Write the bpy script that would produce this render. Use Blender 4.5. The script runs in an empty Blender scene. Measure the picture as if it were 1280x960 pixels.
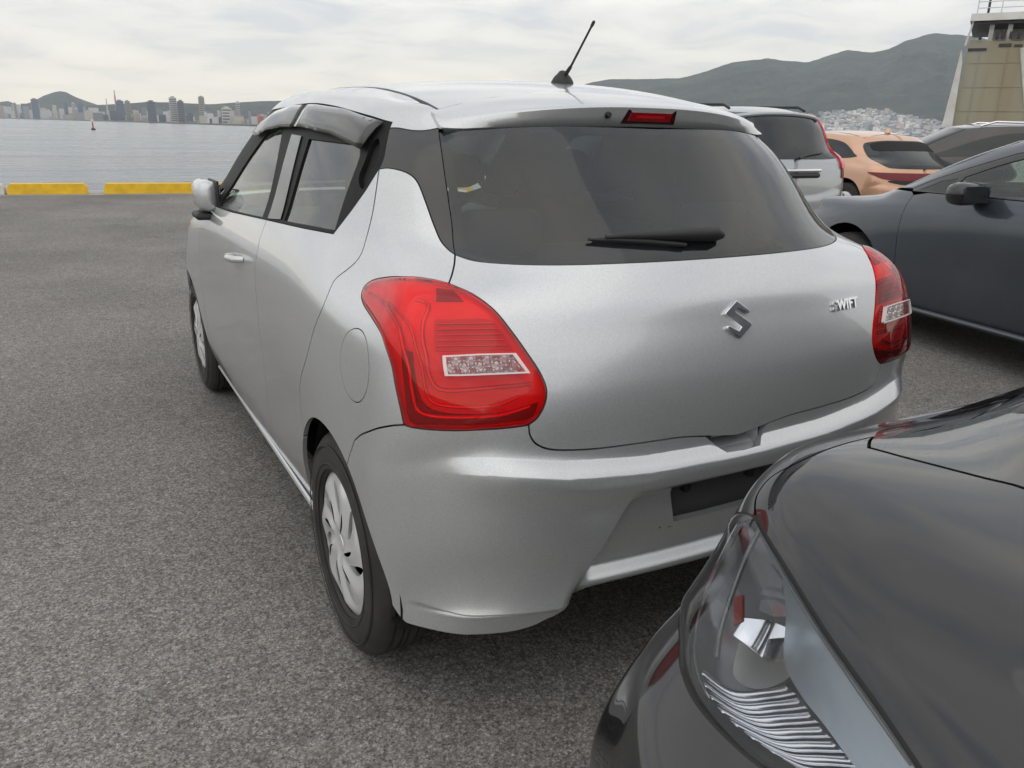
import bpy, bmesh, math, random
import numpy as np
from mathutils import Vector, Matrix
from mathutils.bvhtree import BVHTree
from mathutils.geometry import delaunay_2d_cdt

random.seed(7); np.random.seed(7)
S = bpy.context.scene
COL = S.collection
PI = math.pi

# ---------------------------------------------------------------- camera
CAM = np.array([-1.3406, -1.2605, 1.3529])
YAW, PITCH, ROLL, FPX = 0.5043, -0.3093, 0.0217, 1000.56   # focal length in pixels of a 1280 wide picture
_f = np.array([math.sin(YAW)*math.cos(PITCH), math.cos(YAW)*math.cos(PITCH), math.sin(PITCH)])
_r = np.cross(_f, [0, 0, 1]); _r /= np.linalg.norm(_r); _u = np.cross(_r, _f)
RR = math.cos(ROLL)*_r + math.sin(ROLL)*_u
UU = -math.sin(ROLL)*_r + math.cos(ROLL)*_u
cd = bpy.data.cameras.new('camera'); cam = bpy.data.objects.new('camera', cd); COL.objects.link(cam)
cd.sensor_width = 36; cd.lens = 36*FPX/1280; cd.clip_end = 60000; cd.clip_start = .02
M = Matrix.Identity(4)
for i in range(3):
    M[i][0] = RR[i]; M[i][1] = UU[i]; M[i][2] = -_f[i]; M[i][3] = CAM[i]
cam.matrix_world = M
S.camera = cam

def ray(px, py):
    d = _f*FPX + RR*(px-640) + UU*(480-py)
    return d/np.linalg.norm(d)
def on(px, py, axis, val):
    d = ray(px, py); t = (val-CAM[axis])/d[axis]
    return CAM + t*d
def far(px, py, dist):
    d = ray(px, py); return CAM + d*(dist/math.hypot(d[0], d[1]))

# ---------------------------------------------------------------- world, sun, exposure
SUN_AZ, SUN_EL = math.radians(222), math.radians(58)
world = bpy.data.worlds.new('World'); S.world = world; world.use_nodes = True
def build_world():
    nt = world.node_tree; nt.nodes.clear()
    N = nt.nodes.new; L = nt.links.new
    out = N('ShaderNodeOutputWorld'); bg = N('ShaderNodeBackground'); bg.inputs['Strength'].default_value = .125
    sky = N('ShaderNodeTexSky'); sky.sky_type = 'NISHITA'; sky.sun_disc = False
    sky.sun_elevation = SUN_EL; sky.sun_rotation = SUN_AZ
    sky.dust_density = 3.0
    tc = N('ShaderNodeTexCoord'); sep = N('ShaderNodeSeparateXYZ'); L(tc.outputs['Generated'], sep.inputs[0])
    # project directions on a flat cloud deck so that the clouds stretch towards the horizon
    ad = N('ShaderNodeMath'); ad.operation = 'ADD'; ad.inputs[1].default_value = .12; ad.use_clamp = False
    mx = N('ShaderNodeMath'); mx.operation = 'MAXIMUM'; mx.inputs[1].default_value = 0.0
    L(sep.outputs['Z'], mx.inputs[0]); L(mx.outputs[0], ad.inputs[0])
    dx = N('ShaderNodeMath'); dx.operation = 'DIVIDE'; L(sep.outputs['X'], dx.inputs[0]); L(ad.outputs[0], dx.inputs[1])
    dy = N('ShaderNodeMath'); dy.operation = 'DIVIDE'; L(sep.outputs['Y'], dy.inputs[0]); L(ad.outputs[0], dy.inputs[1])
    cb = N('ShaderNodeCombineXYZ'); L(dx.outputs[0], cb.inputs[0]); L(dy.outputs[0], cb.inputs[1])
    n1 = N('ShaderNodeTexNoise'); n1.inputs['Scale'].default_value = 1.5; n1.inputs['Detail'].default_value = 7
    n1.inputs['Roughness'].default_value = .55; n1.inputs['Distortion'].default_value = .5
    L(cb.outputs[0], n1.inputs['Vector'])
    cr = N('ShaderNodeValToRGB'); e = cr.color_ramp.elements
    e[0].position = .37; e[0].color = (6.1, 6.5, 7.2, 1); e[1].position = .64; e[1].color = (10.2, 9.9, 9.3, 1)
    m = cr.color_ramp.elements.new(.47); m.color = (7.9, 7.85, 7.8, 1)
    L(n1.outputs['Fac'], cr.inputs[0])
    # pale warm band low over the horizon
    hz = N('ShaderNodeMapRange'); hz.inputs['From Min'].default_value = 0; hz.inputs['From Max'].default_value = .16
    L(sep.outputs['Z'], hz.inputs['Value'])
    warm = N('ShaderNodeMix'); warm.data_type = 'RGBA'; warm.inputs['A'].default_value = (11.2, 9.9, 7.5, 1)
    hz2 = N('ShaderNodeMath'); hz2.operation = 'POWER'; hz2.inputs[1].default_value = .6
    L(hz.outputs[0], hz2.inputs[0]); L(hz2.outputs[0], warm.inputs['Factor']); L(cr.outputs['Color'], warm.inputs['B'])
    mix = N('ShaderNodeMix'); mix.data_type = 'RGBA'; mix.inputs['Factor'].default_value = .92
    L(sky.outputs['Color'], mix.inputs['A']); L(warm.outputs['Result'], mix.inputs['B'])
    L(mix.outputs['Result'], bg.inputs['Color']); L(bg.outputs[0], out.inputs['Surface'])
build_world()
sd = bpy.data.lights.new('sun', 'SUN'); sd.energy = .55; sd.angle = math.radians(90); sd.color = (1, .96, .9)
sun = bpy.data.objects.new('sun', sd); COL.objects.link(sun)
_sd = Vector((math.sin(SUN_AZ)*math.cos(SUN_EL), math.cos(SUN_AZ)*math.cos(SUN_EL), math.sin(SUN_EL)))
sun.rotation_euler = (_sd).to_track_quat('Z', 'Y').to_euler(); sun.location = (0, 0, 30)
S.view_settings.view_transform = 'Standard'; S.view_settings.look = 'None'
S.view_settings.exposure = 0; S.view_settings.gamma = 1; S.view_settings.use_curve_mapping = False
S.cycles.max_bounces = 8; S.cycles.volume_bounces = 2; S.cycles.transparent_max_bounces = 16

# ---------------------------------------------------------------- materials
def mat(name, color=(.5, .5, .5), rough=.5, metal=0, coat=0, coat_rough=.03, spec=.5, trans=0, emis=None, ior=1.5, bump=None, vary=None, alpha=1):
    m = bpy.data.materials.new(name); m.use_nodes = True
    nt = m.node_tree; b = nt.nodes['Principled BSDF']
    b.inputs['Base Color'].default_value = (*color, 1); b.inputs['Roughness'].default_value = rough
    b.inputs['Metallic'].default_value = metal; b.inputs['Coat Weight'].default_value = coat
    b.inputs['Coat Roughness'].default_value = coat_rough; b.inputs['Specular IOR Level'].default_value = spec
    b.inputs['Transmission Weight'].default_value = trans; b.inputs['IOR'].default_value = ior
    b.inputs['Alpha'].default_value = alpha
    N = nt.nodes.new; L = nt.links.new
    if vary:   # (scale, amount, second colour)
        tc = N('ShaderNodeTexCoord'); no = N('ShaderNodeTexNoise'); no.inputs['Scale'].default_value = vary[0]
        no.inputs['Detail'].default_value = 6; L(tc.outputs['Object'], no.inputs['Vector'])
        cr = N('ShaderNodeValToRGB'); cr.color_ramp.elements[0].position = .35; cr.color_ramp.elements[1].position = .65
        cr.color_ramp.elements[0].color = (*color, 1); cr.color_ramp.elements[1].color = (*vary[1], 1)
        L(no.outputs['Fac'], cr.inputs[0]); L(cr.outputs[0], b.inputs['Base Color'])
    if bump:   # (scale, strength, distance)
        tc = N('ShaderNodeTexCoord'); no = N('ShaderNodeTexNoise'); no.inputs['Scale'].default_value = bump[0]
        no.inputs['Detail'].default_value = 4; L(tc.outputs['Object'], no.inputs['Vector'])
        bp = N('ShaderNodeBump'); bp.inputs['Strength'].default_value = bump[1]; bp.inputs['Distance'].default_value = bump[2]
        L(no.outputs['Fac'], bp.inputs['Height']); L(bp.outputs[0], b.inputs['Normal'])
    return m

def paint(name, color, metal=.8, rough=.36, flake=.25, dirt=.0):
    """car paint: metal flakes under a clear coat, with a breath of road film"""
    m = mat(name, color, rough, metal, coat=1, coat_rough=.02)
    nt = m.node_tree; b = nt.nodes['Principled BSDF']; N = nt.nodes.new; L = nt.links.new
    tc = N('ShaderNodeTexCoord')
    v = N('ShaderNodeTexVoronoi'); v.inputs['Scale'].default_value = 900; L(tc.outputs['Object'], v.inputs['Vector'])
    n2 = N('ShaderNodeTexNoise'); n2.inputs['Scale'].default_value = 2.2; n2.inputs['Detail'].default_value = 8
    n2.inputs['Roughness'].default_value = .65; L(tc.outputs['Object'], n2.inputs['Vector'])
    hsv = N('ShaderNodeHueSaturation'); hsv.inputs['Color'].default_value = (*color, 1)
    sp = N('ShaderNodeSeparateColor'); L(v.outputs['Color'], sp.inputs[0])
    mr = N('ShaderNodeMapRange'); mr.inputs['To Min'].default_value = 1-flake*.5; mr.inputs['To Max'].default_value = 1+flake*.5
    L(sp.outputs[0], mr.inputs['Value']); L(mr.outputs[0], hsv.inputs['Value'])
    mm = N('ShaderNodeMix'); mm.data_type = 'RGBA'; L(hsv.outputs[0], mm.inputs['A'])
    mm.inputs['B'].default_value = (.33, .31, .28, 1)
    dr = N('ShaderNodeMapRange'); dr.inputs['From Min'].default_value = .45; dr.inputs['From Max'].default_value = .75
    dr.inputs['To Max'].default_value = dirt; L(n2.outputs['Fac'], dr.inputs['Value']); L(dr.outputs[0], mm.inputs['Factor'])
    L(mm.outputs['Result'], b.inputs['Base Color'])
    rr = N('ShaderNodeMapRange'); rr.inputs['From Min'].default_value = .35; rr.inputs['From Max'].default_value = .75
    rr.inputs['To Min'].default_value = .015; rr.inputs['To Max'].default_value = .07; L(n2.outputs['Fac'], rr.inputs['Value'])
    L(rr.outputs[0], b.inputs['Coat Roughness'])
    n3 = N('ShaderNodeTexNoise'); n3.inputs['Scale'].default_value = 260; L(tc.outputs['Object'], n3.inputs['Vector'])
    bp = N('ShaderNodeBump'); bp.inputs['Strength'].default_value = .03; bp.inputs['Distance'].default_value = .001
    L(n3.outputs['Fac'], bp.inputs['Height']); L(bp.outputs[0], b.inputs['Normal'])
    return m

def glass(name, tint, clear=.75, refl=1.0, film=1.0, ior=1.7, fcol=(.4, .4, .39)):
    """thin pane: tinted see-through plus a mirror layer (no refraction)"""
    m = bpy.data.materials.new(name); m.use_nodes = True; nt = m.node_tree; nt.nodes.clear()
    N = nt.nodes.new; L = nt.links.new
    out = N('ShaderNodeOutputMaterial'); tr = N('ShaderNodeBsdfTransparent'); tr.inputs['Color'].default_value = (*[t*clear for t in tint], 1)
    gl = N('ShaderNodeBsdfGlossy'); gl.inputs['Roughness'].default_value = .01; gl.inputs['Color'].default_value = (refl, refl, refl, 1)
    fr = N('ShaderNodeFresnel'); fr.inputs['IOR'].default_value = ior
    mx = N('ShaderNodeMixShader'); L(fr.outputs[0], mx.inputs[0]); L(tr.outputs[0], mx.inputs[1]); L(gl.outputs[0], mx.inputs[2])
    # thin dust film
    df = N('ShaderNodeBsdfDiffuse'); df.inputs['Color'].default_value = (*fcol, 1)
    m2 = N('ShaderNodeMixShader'); tc = N('ShaderNodeTexCoord'); no = N('ShaderNodeTexNoise'); no.inputs['Scale'].default_value = 3
    no.inputs['Detail'].default_value = 8; L(tc.outputs['Object'], no.inputs['Vector'])
    mr = N('ShaderNodeMapRange'); mr.inputs['From Min'].default_value = .4; mr.inputs['From Max'].default_value = .7
    mr.inputs['To Min'].default_value = .02*film; mr.inputs['To Max'].default_value = .07*film; L(no.outputs['Fac'], mr.inputs['Value'])
    L(mr.outputs[0], m2.inputs[0]); L(mx.outputs[0], m2.inputs[1]); L(df.outputs[0], m2.inputs[2])
    L(m2.outputs[0], out.inputs['Surface'])
    return m

MAT = {}
MAT['silver'] = paint('silver_paint', (.585, .60, .615), metal=.58, rough=.32, dirt=.06)
MAT['black_trim'] = mat('black_trim', (.012, .012, .013), .25, coat=.6)
MAT['black_plastic'] = mat('black_plastic', (.018, .018, .018), .55, bump=(900, .15, .0005))
MAT['gap'] = mat('gap_black', (.004, .004, .004), .8)
MAT['rubber'] = mat('rubber', (.02, .02, .02), .65)
MAT['glass_dark'] = glass('privacy_glass', (.85, .97, 1.0), .55, film=.6, fcol=(.34, .38, .42), ior=1.62)
MAT['glass_side'] = glass('clear_glass', (.66, .96, .80), .86)
MAT['glass_lamp'] = glass('lamp_glass', (.98, .98, 1.0), .93)
MAT['chrome'] = mat('chrome', (.75, .76, .78), .08, 1)
MAT['wheel_silver'] = mat('wheel_silver', (.72, .73, .74), .30, .35, coat=.5)
MAT['fabric'] = mat('seat_fabric', (.028, .03, .032), .9, bump=(400, .3, .001))
MAT['cream'] = mat('cream_lining', (.30, .31, .28), .9)
MAT['plastic_grey'] = mat('plastic_grey', (.085, .085, .088), .5)

# ---------------------------------------------------------------- object helpers
def tag(o, label=None, cat=None, group=None, kind=None):
    if label: o['label'] = label
    if cat: o['category'] = cat
    if group: o['group'] = group
    if kind: o['kind'] = kind
    return o
def empty(name, loc=(0, 0, 0), rz=0, **k):
    o = bpy.data.objects.new(name, None); COL.objects.link(o); o.location = loc; o.rotation_euler = (0, 0, rz)
    o.empty_display_size = .2
    return tag(o, **k)
def link(name, me, m, parent=None, smooth=True, **k):
    o = bpy.data.objects.new(name, me); COL.objects.link(o)
    if m is not None and not me.materials:
        for x in (m if isinstance(m, (list, tuple)) else [m]): me.materials.append(x)
    if parent is not None: o.parent = parent
    return tag(o, **k)
def mesh(name, V, F, smooth=True, normals=None, mi=None):
    me = bpy.data.meshes.new(name); me.from_pydata([tuple(map(float, v)) for v in V], [], [tuple(f) for f in F]); me.update()
    if smooth: me.polygons.foreach_set('use_smooth', [True]*len(me.polygons))
    if mi is not None: me.polygons.foreach_set('material_index', mi)
    if normals is not None: me.normals_split_custom_set_from_vertices([tuple(map(float, n)) for n in normals])
    me.update(); return me
def add(name, V, F, m, parent=None, smooth=True, normals=None, mi=None, **k):
    return link(name, mesh(name, V, F, smooth, normals, mi), m, parent, **k)

class MB:
    """collects shapes into one mesh"""
    def __init__(s): s.V = []; s.F = []; s.sm = []
    def raw(s, V, F, smooth=False):
        b = len(s.V); s.V += [tuple(map(float, v)) for v in V]; s.F += [tuple(i+b for i in f) for f in F]; s.sm += [smooth]*len(F); return s
    def box(s, c, d, rz=0, rx=0, ry=0, bev=0, taper=1.0):
        x, y, z = d[0]/2, d[1]/2, d[2]/2
        if bev <= 0:
            V = [(-x, -y, -z), (x, -y, -z), (x, y, -z), (-x, y, -z), (-x*taper, -y*taper, z), (x*taper, -y*taper, z), (x*taper, y*taper, z), (-x*taper, y*taper, z)]
            F = [(0, 3, 2, 1), (4, 5, 6, 7), (0, 1, 5, 4), (1, 2, 6, 5), (2, 3, 7, 6), (3, 0, 4, 7)]
        else:
            bm = bmesh.new(); bmesh.ops.create_cube(bm, size=1)
            for v in bm.verts: v.co = Vector((v.co.x*d[0], v.co.y*d[1], v.co.z*d[2]))
            bmesh.ops.bevel(bm, geom=bm.edges[:], offset=bev, segments=3, profile=.5, affect='EDGES')
            for v in bm.verts:
                if v.co.z > 0: v.co.x *= taper; v.co.y *= taper
            bm.verts.index_update(); V = [v.co.copy() for v in bm.verts]; F = [[v.index for v in f.verts] for f in bm.faces]; bm.free()
        R = Matrix.Rotation(rz, 3, 'Z') @ Matrix.Rotation(ry, 3, 'Y') @ Matrix.Rotation(rx, 3, 'X')
        s.raw([R @ Vector(v) + Vector(c) for v in V], F, bev > 0); return s
    def tube(s, pts, rad, n=10, cap=True):
        pts = [Vector(p) for p in pts]; rads = rad if isinstance(rad, (list, tuple)) else [rad]*len(pts)
        b = []; F = []; up = None
        for i, p in enumerate(pts):
            t = (pts[min(i+1, len(pts)-1)]-pts[max(i-1, 0)]).normalized()
            if up is None: up = Vector((0, 0, 1)) if abs(t.z) < .9 else Vector((1, 0, 0))
            a = t.cross(up).normalized(); c = a.cross(t).normalized(); up = c
            for k in range(n):
                th = 2*PI*k/n; b.append(p+(a*math.cos(th)+c*math.sin(th))*rads[i])
        for i in range(len(pts)-1):
            for k in range(n):
                F.append((i*n+k, i*n+(k+1) % n, (i+1)*n+(k+1) % n, (i+1)*n+k))
        if cap: F.append(tuple(range(n))[::-1]); F.append(tuple((len(pts)-1)*n+k for k in range(n)))
        s.raw(b, F, True); return s
    def lathe(s, prof, c=(0, 0, 0), axis='z', n=48, closed=False):
        """prof: (radius, height) pairs, turned round the axis"""
        V = []; F = []; m_ = len(prof)
        for r, h in prof:
            for k in range(n):
                a = 2*PI*k/n; q = (r*math.cos(a), r*math.sin(a), h)
                if axis == 'x': q = (h, q[0], q[1])
                if axis == 'y': q = (q[1], h, q[0])
                V.append((q[0]+c[0], q[1]+c[1], q[2]+c[2]))
        for i in range(m_-1 if not closed else m_):
            j = (i+1) % m_
            for k in range(n): F.append((i*n+k, i*n+(k+1) % n, j*n+(k+1) % n, j*n+k))
        s.raw(V, F, True); return s
    def prism(s, poly, a, b):
        """poly: list of 3-D points (one face) pushed by the vector b-a"""
        n = len(poly); off = Vector(b)-Vector(a)
        V = [Vector(p) for p in poly]+[Vector(p)+off for p in poly]
        F = [tuple(range(n))[::-1], tuple(range(n, 2*n))]+[(k, (k+1) % n, n+(k+1) % n, n+k) for k in range(n)]
        s.raw(V, F); return s
    def build(s, name, m, parent=None, **k):
        me = bpy.data.meshes.new(name); me.from_pydata(s.V, [], s.F); me.update()
        me.polygons.foreach_set('use_smooth', s.sm)
        bm = bmesh.new(); bm.from_mesh(me); bmesh.ops.recalc_face_normals(bm, faces=bm.faces[:]); bm.to_mesh(me); bm.free()
        me.set_sharp_from_angle(angle=math.radians(42))
        return link(name, me, m, parent, **k)

def copy_tree(o, parent=None):
    c = o.copy(); COL.objects.link(c)
    if parent is not None: c.parent = parent
    for ch in list(o.children): copy_tree(ch, c)
    return c

# ---------------------------------------------------------------- body surfaces
def bs(t):
    return np.stack([(1-t)**3/6, (3*t**3-6*t**2+4)/6, (-3*t**3+3*t**2+3*t+1)/6, t**3/6], -1)
class Net:
    """smooth body skin over a net of points: rows go up (v), columns go from the rear centre
    round the left flank to the front centre (u).  u < 0 is the mirrored right half at the rear."""
    def __init__(s, D, fit=1.0):
        D = np.array(D, float); s.nr, s.nc = D.shape[:2]
        C = D.copy(); s.set(C)
        vv, uu = np.meshgrid(np.arange(s.nr), np.arange(s.nc), indexing='ij')
        for _ in range(2):
            P = s.ev(uu.ravel(), vv.ravel()).reshape(D.shape); C = C + fit*(D-P)*.8; s.set(C)
        s.tree()
    def set(s, C):
        a = C[:, 1:2]*np.array([-1, 1, 1]); b = C[:, -2:-1]*np.array([-1, 1, 1])
        E = np.concatenate([a, C, b], 1)
        E = np.concatenate([2*E[:1]-E[1:2], E, 2*E[-1:]-E[-2:-1]], 0); s.E = E
    def ev(s, u, v):
        u = np.asarray(u, float); v = np.asarray(v, float); sg = np.where(u < 0, -1., 1.); u = np.abs(u)
        u = np.clip(u, 0, s.nc-1-1e-9); v = np.clip(v, 0, s.nr-1-1e-9)
        iu = u.astype(int); iv = v.astype(int); bu = bs(u-iu); bv = bs(v-iv)
        P = np.zeros(u.shape+(3,))
        for a in range(4):
            for b in range(4): P += (bv[..., a]*bu[..., b])[..., None]*s.E[iv+a, iu+b]
        P[..., 0] *= sg
        return P
    def nrm(s, u, v, e=.02):
        u = np.asarray(u, float); v = np.asarray(v, float)
        du = s.ev(u+e, v)-s.ev(u-e, v); dv = s.ev(u, v+e)-s.ev(u, v-e)
        n = np.cross(du, dv); n /= np.linalg.norm(n, axis=-1)[..., None]+1e-12
        return n*s.sgn
    sgn = 1
    def tree(s):
        k = 8; us = np.linspace(-3, s.nc-1, (s.nc+2)*k+1); vs = np.linspace(0, s.nr-1, (s.nr-1)*k+1)
        U, V = np.meshgrid(us, vs); s.P = s.ev(U, V).reshape(-1, 3); s.UV = np.stack([U.ravel(), V.ravel()], -1)
        nu = len(us); T = []
        for j in range(len(vs)-1):
            for i in range(nu-1):
                a = j*nu+i; T.append((a, a+1, a+nu+1)); T.append((a, a+nu+1, a+nu))
        s.T = T; s.bvh = BVHTree.FromPolygons([tuple(p) for p in s.P], T)
        # outward sign
        n = s.nrm(np.array([6.]), np.array([3.]))[0]
        if n[0] > 0: s.sgn = -1
    def uv_at(s, hit, idx):
        a, b, c = (np.array(s.P[i]) for i in s.T[idx]); h = np.array(hit)
        v0 = b-a; v1 = c-a; v2 = h-a; d00 = v0@v0; d01 = v0@v1; d11 = v1@v1; d20 = v2@v0; d21 = v2@v1
        den = d00*d11-d01*d01+1e-18; q = (d11*d20-d01*d21)/den; w = (d00*d21-d01*d20)/den
        A, B, Cc = (s.UV[i] for i in s.T[idx]); return A*(1-q-w)+B*q+Cc*w
    def cast(s, o, d):
        h, n, i, dist = s.bvh.ray_cast(Vector(o), Vector(d))
        if h is None:   # just off the silhouette: nearest point of the skin to the ray
            best = None
            for t in np.linspace(.5, 12, 240):
                hh, nn, ii, dd = s.bvh.find_nearest(Vector(np.array(o)+np.array(d)*t))
                if best is None or dd < best[0]: best = (dd, hh, ii)
            h, i = best[1], best[2]
        return s.uv_at(h, i)
    def side(s, y, z):      # left flank at (y, z), seen square on
        return s.cast((-3, y, z), (1, 0, 0))
    def rear(s, x, z):
        return s.cast((x, -3, z), (0, 1, 0))
class Height:
    """roof-like surface: u = x, v = y"""
    def __init__(s, f): s.f = f
    def ev(s, u, v):
        u = np.asarray(u, float); v = np.asarray(v, float); return np.stack([u, v, s.f(u, v)], -1)
    def nrm(s, u, v, e=.004):
        du = s.ev(u+e, v)-s.ev(u-e, v); dv = s.ev(u, v+e)-s.ev(u, v-e); n = np.cross(du, dv)
        return n/np.linalg.norm(n, axis=-1)[..., None]

def dense(P, n=6, closed=True, corner=None):
    """Catmull-Rom through the points; points listed in corner stay sharp"""
    P = [np.array(p, float) for p in P]; N_ = len(P); out = []; corner = set(corner or [])
    for i in range(N_ if closed else N_-1):
        p1 = P[i]; p2 = P[(i+1) % N_]
        p0 = P[i-1] if (closed or i > 0) else p1; p3 = P[(i+2) % N_] if (closed or i+2 < N_) else p2
        if i in corner: p0 = p1-(p2-p1)*.5
        if (i+1) % N_ in corner: p3 = p2+(p2-p1)*.5
        for k in range(n):
            t = k/n
            # centripetal-ish: limit tangents to the segment length
            L = np.linalg.norm(p2-p1)+1e-9
            m1 = (p2-p0)*.5; m2 = (p3-p1)*.5
            a = np.linalg.norm(m1); b = np.linalg.norm(m2)
            if a > L: m1 = m1*L/a
            if b > L: m2 = m2*L/b
            h = (2*t**3-3*t**2+1)*p1+(t**3-2*t**2+t)*m1+(-2*t**3+3*t**2)*p2+(t**3-t**2)*m2
            out.append(h)
    if not closed: out.append(P[-1])
    return np.array(out)
def inpoly(P, poly):
    x, y = P[:, 0], P[:, 1]; c = np.zeros(len(P), bool); n = len(poly)
    for i in range(n):
        x1, y1 = poly[i]; x2, y2 = poly[i-1]
        if y1 == y2: continue
        k = ((y1 > y) != (y2 > y)) & (x < (x2-x1)*(y-y1)/(y2-y1)+x1); c ^= k
    return c
def dist_poly(P, poly):
    d = np.full(len(P), 1e9); n = len(poly)
    for i in range(n):
        a = poly[i-1]; b = poly[i]; ab = b-a; t = np.clip(((P-a)@ab)/(ab@ab+1e-18), 0, 1)
        d = np.minimum(d, np.linalg.norm(P-(a+t[:, None]*ab), axis=1))
    return d
def area(p): x, y = p[:, 0], p[:, 1]; return .5*np.sum(x*np.roll(y, -1)-np.roll(x, -1)*y)

def inset(surf, loop, g):
    """move a closed (u,v) loop g metres to its left, measured on the surface"""
    if g == 0: return loop
    n = len(loop); e = 1e-3
    P = surf.ev(loop[:, 0], loop[:, 1])
    Du = (surf.ev(loop[:, 0]+e, loop[:, 1])-surf.ev(loop[:, 0]-e, loop[:, 1]))/(2*e)
    Dv = (surf.ev(loop[:, 0], loop[:, 1]+e)-surf.ev(loop[:, 0], loop[:, 1]-e))/(2*e)
    out = loop.copy()
    for i in range(n):
        A = np.stack([Du[i], Dv[i]], 1)
        nn = np.cross(Du[i], Dv[i]); nn /= np.linalg.norm(nn)+1e-12
        t1 = P[i]-P[i-1]; t2 = P[(i+1) % n]-P[i]; t1 /= np.linalg.norm(t1)+1e-9; t2 /= np.linalg.norm(t2)+1e-9
        n1 = np.cross(nn, t1); n2 = np.cross(nn, t2); m = n1+n2; k = np.linalg.norm(m)
        if k < 1e-6: continue
        m /= k; m *= g/max(.5, m@n1)
        out[i] = loop[i]+np.linalg.lstsq(A, m, rcond=None)[0]
    return out

def panel(name, surf, outer, m, parent=None, holes=(), gap=.002, flange=.012, off=0., step=.05, stepv=None, thick=None, offf=None, hole_gap=None, flip=False, **k):
    """a sheet-metal (or glass) piece cut out of a surface along outer, with turned-in edges.
    off / offf(u,v) push it off the surface along the normal."""
    stepv = stepv or step
    loops = []
    for i, lp in enumerate([outer]+list(holes)):
        lp = np.array(lp, float)
        if (area(lp) < 0) != (i > 0): lp = lp[::-1]
        g = gap if i == 0 or hole_gap is None else hole_gap
        loops.append(inset(surf, lp, g))
    lo = np.min(loops[0], 0); hi = np.max(loops[0], 0)
    gu = np.arange(lo[0], hi[0], step); gv = np.arange(lo[1], hi[1], stepv)
    G = np.stack(np.meshgrid(gu, gv), -1); G[1::2, :, 0] += step*.5; G = G.reshape(-1, 2)
    kp = inpoly(G, loops[0])
    for h in loops[1:]: kp &= ~inpoly(G, h)
    G = G[kp]
    sc = np.array([1/step, 1/stepv])
    if len(G):
        d = np.min([dist_poly(G*sc, lp*sc) for lp in loops], 0); G = G[d > .35]
    pts = [tuple(p*sc) for p in G]; edges = []; b = len(pts); faces_in = []
    for lp in loops:
        s0 = len(pts); pts += [tuple(p*sc) for p in lp]; n = len(lp)
        edges += [(s0+i, s0+(i+1) % n) for i in range(n)]
    V2, E2, F2, *_ = delaunay_2d_cdt([Vector(p) for p in pts], edges, [], 0, 1e-7)
    V2 = np.array([tuple(v) for v in V2])/sc
    cen = np.array([V2[list(f)].mean(0) for f in F2])
    kp = inpoly(cen, loops[0])
    for h in loops[1:]: kp &= ~inpoly(cen, h)
    F = [tuple(f) for f, q in zip(F2, kp) if q]
    P = surf.ev(V2[:, 0], V2[:, 1]); Nn = surf.nrm(V2[:, 0], V2[:, 1])
    o_ = off + (offf(V2[:, 0], V2[:, 1]) if offf else 0); P = P + Nn*np.reshape(o_, (-1, 1)) if np.ndim(o_) else P+Nn*o_
    # orient
    f0 = F[len(F)//2]; fn = np.cross(P[f0[1]]-P[f0[0]], P[f0[2]]-P[f0[0]])
    if fn@Nn[f0[0]] < 0: F = [f[::-1] for f in F]
    NN = Nn.copy()
    if offf is not None:   # recompute by finite difference
        e = .01; a = []
        for (du, dv) in ((e, 0), (-e, 0), (0, e), (0, -e)):
            uu = V2[:, 0]+du; vv = V2[:, 1]+dv
            a.append(surf.ev(uu, vv)+surf.nrm(uu, vv)*np.reshape(off+offf(uu, vv), (-1, 1)))
        NN = np.cross(a[0]-a[1], a[2]-a[3]); NN /= np.linalg.norm(NN, axis=1)[:, None]
        NN *= np.sign(np.sum(NN*Nn, 1))[:, None]
    V = [tuple(p) for p in P]; NL = [tuple(n) for n in NN]
    if flange:
        for li, lp in enumerate(loops):
            A = surf.ev(lp[:, 0], lp[:, 1]); n_ = surf.nrm(lp[:, 0], lp[:, 1])
            oo = off + (offf(lp[:, 0], lp[:, 1]) if offf else 0)
            A = A+n_*np.reshape(oo, (-1, 1)) if np.ndim(oo) else A+n_*oo
            B = A-n_*flange; n = len(lp); s0 = len(V)
            for i in range(n):
                t = A[(i+1) % n]-A[i-1]; t /= np.linalg.norm(t)+1e-9
                o3 = np.cross(t, n_[i])
                V += [tuple(A[i]), tuple(B[i])]
                q = o3*getattr(surf, "sgn", 1)
                NL += [tuple(q), tuple(q)]
            for i in range(n):
                j = (i+1) % n; f = (s0+2*i, s0+2*i+1, s0+2*j+1, s0+2*j)
                F.append(f)
            # make the face winding agree with its normals
            f = F[-1]; fn = np.cross(np.array(V[f[1]])-np.array(V[f[0]]), np.array(V[f[2]])-np.array(V[f[0]]))
            if fn@np.array(NL[f[0]]) < 0:
                for q in range(len(F)-n, len(F)): F[q] = F[q][::-1]
    if flip:
        V = [(-x, y, z) for x, y, z in V]; NL = [(-x, y, z) for x, y, z in NL]; F = [f[::-1] for f in F]
    return add(name, V, F, m, parent, normals=NL, **k)
# ================================================================ the silver hatchback
YS = [.38, .60, .90, 1.30, 1.80, 2.30, 2.80, 3.10, 3.40]
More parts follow.
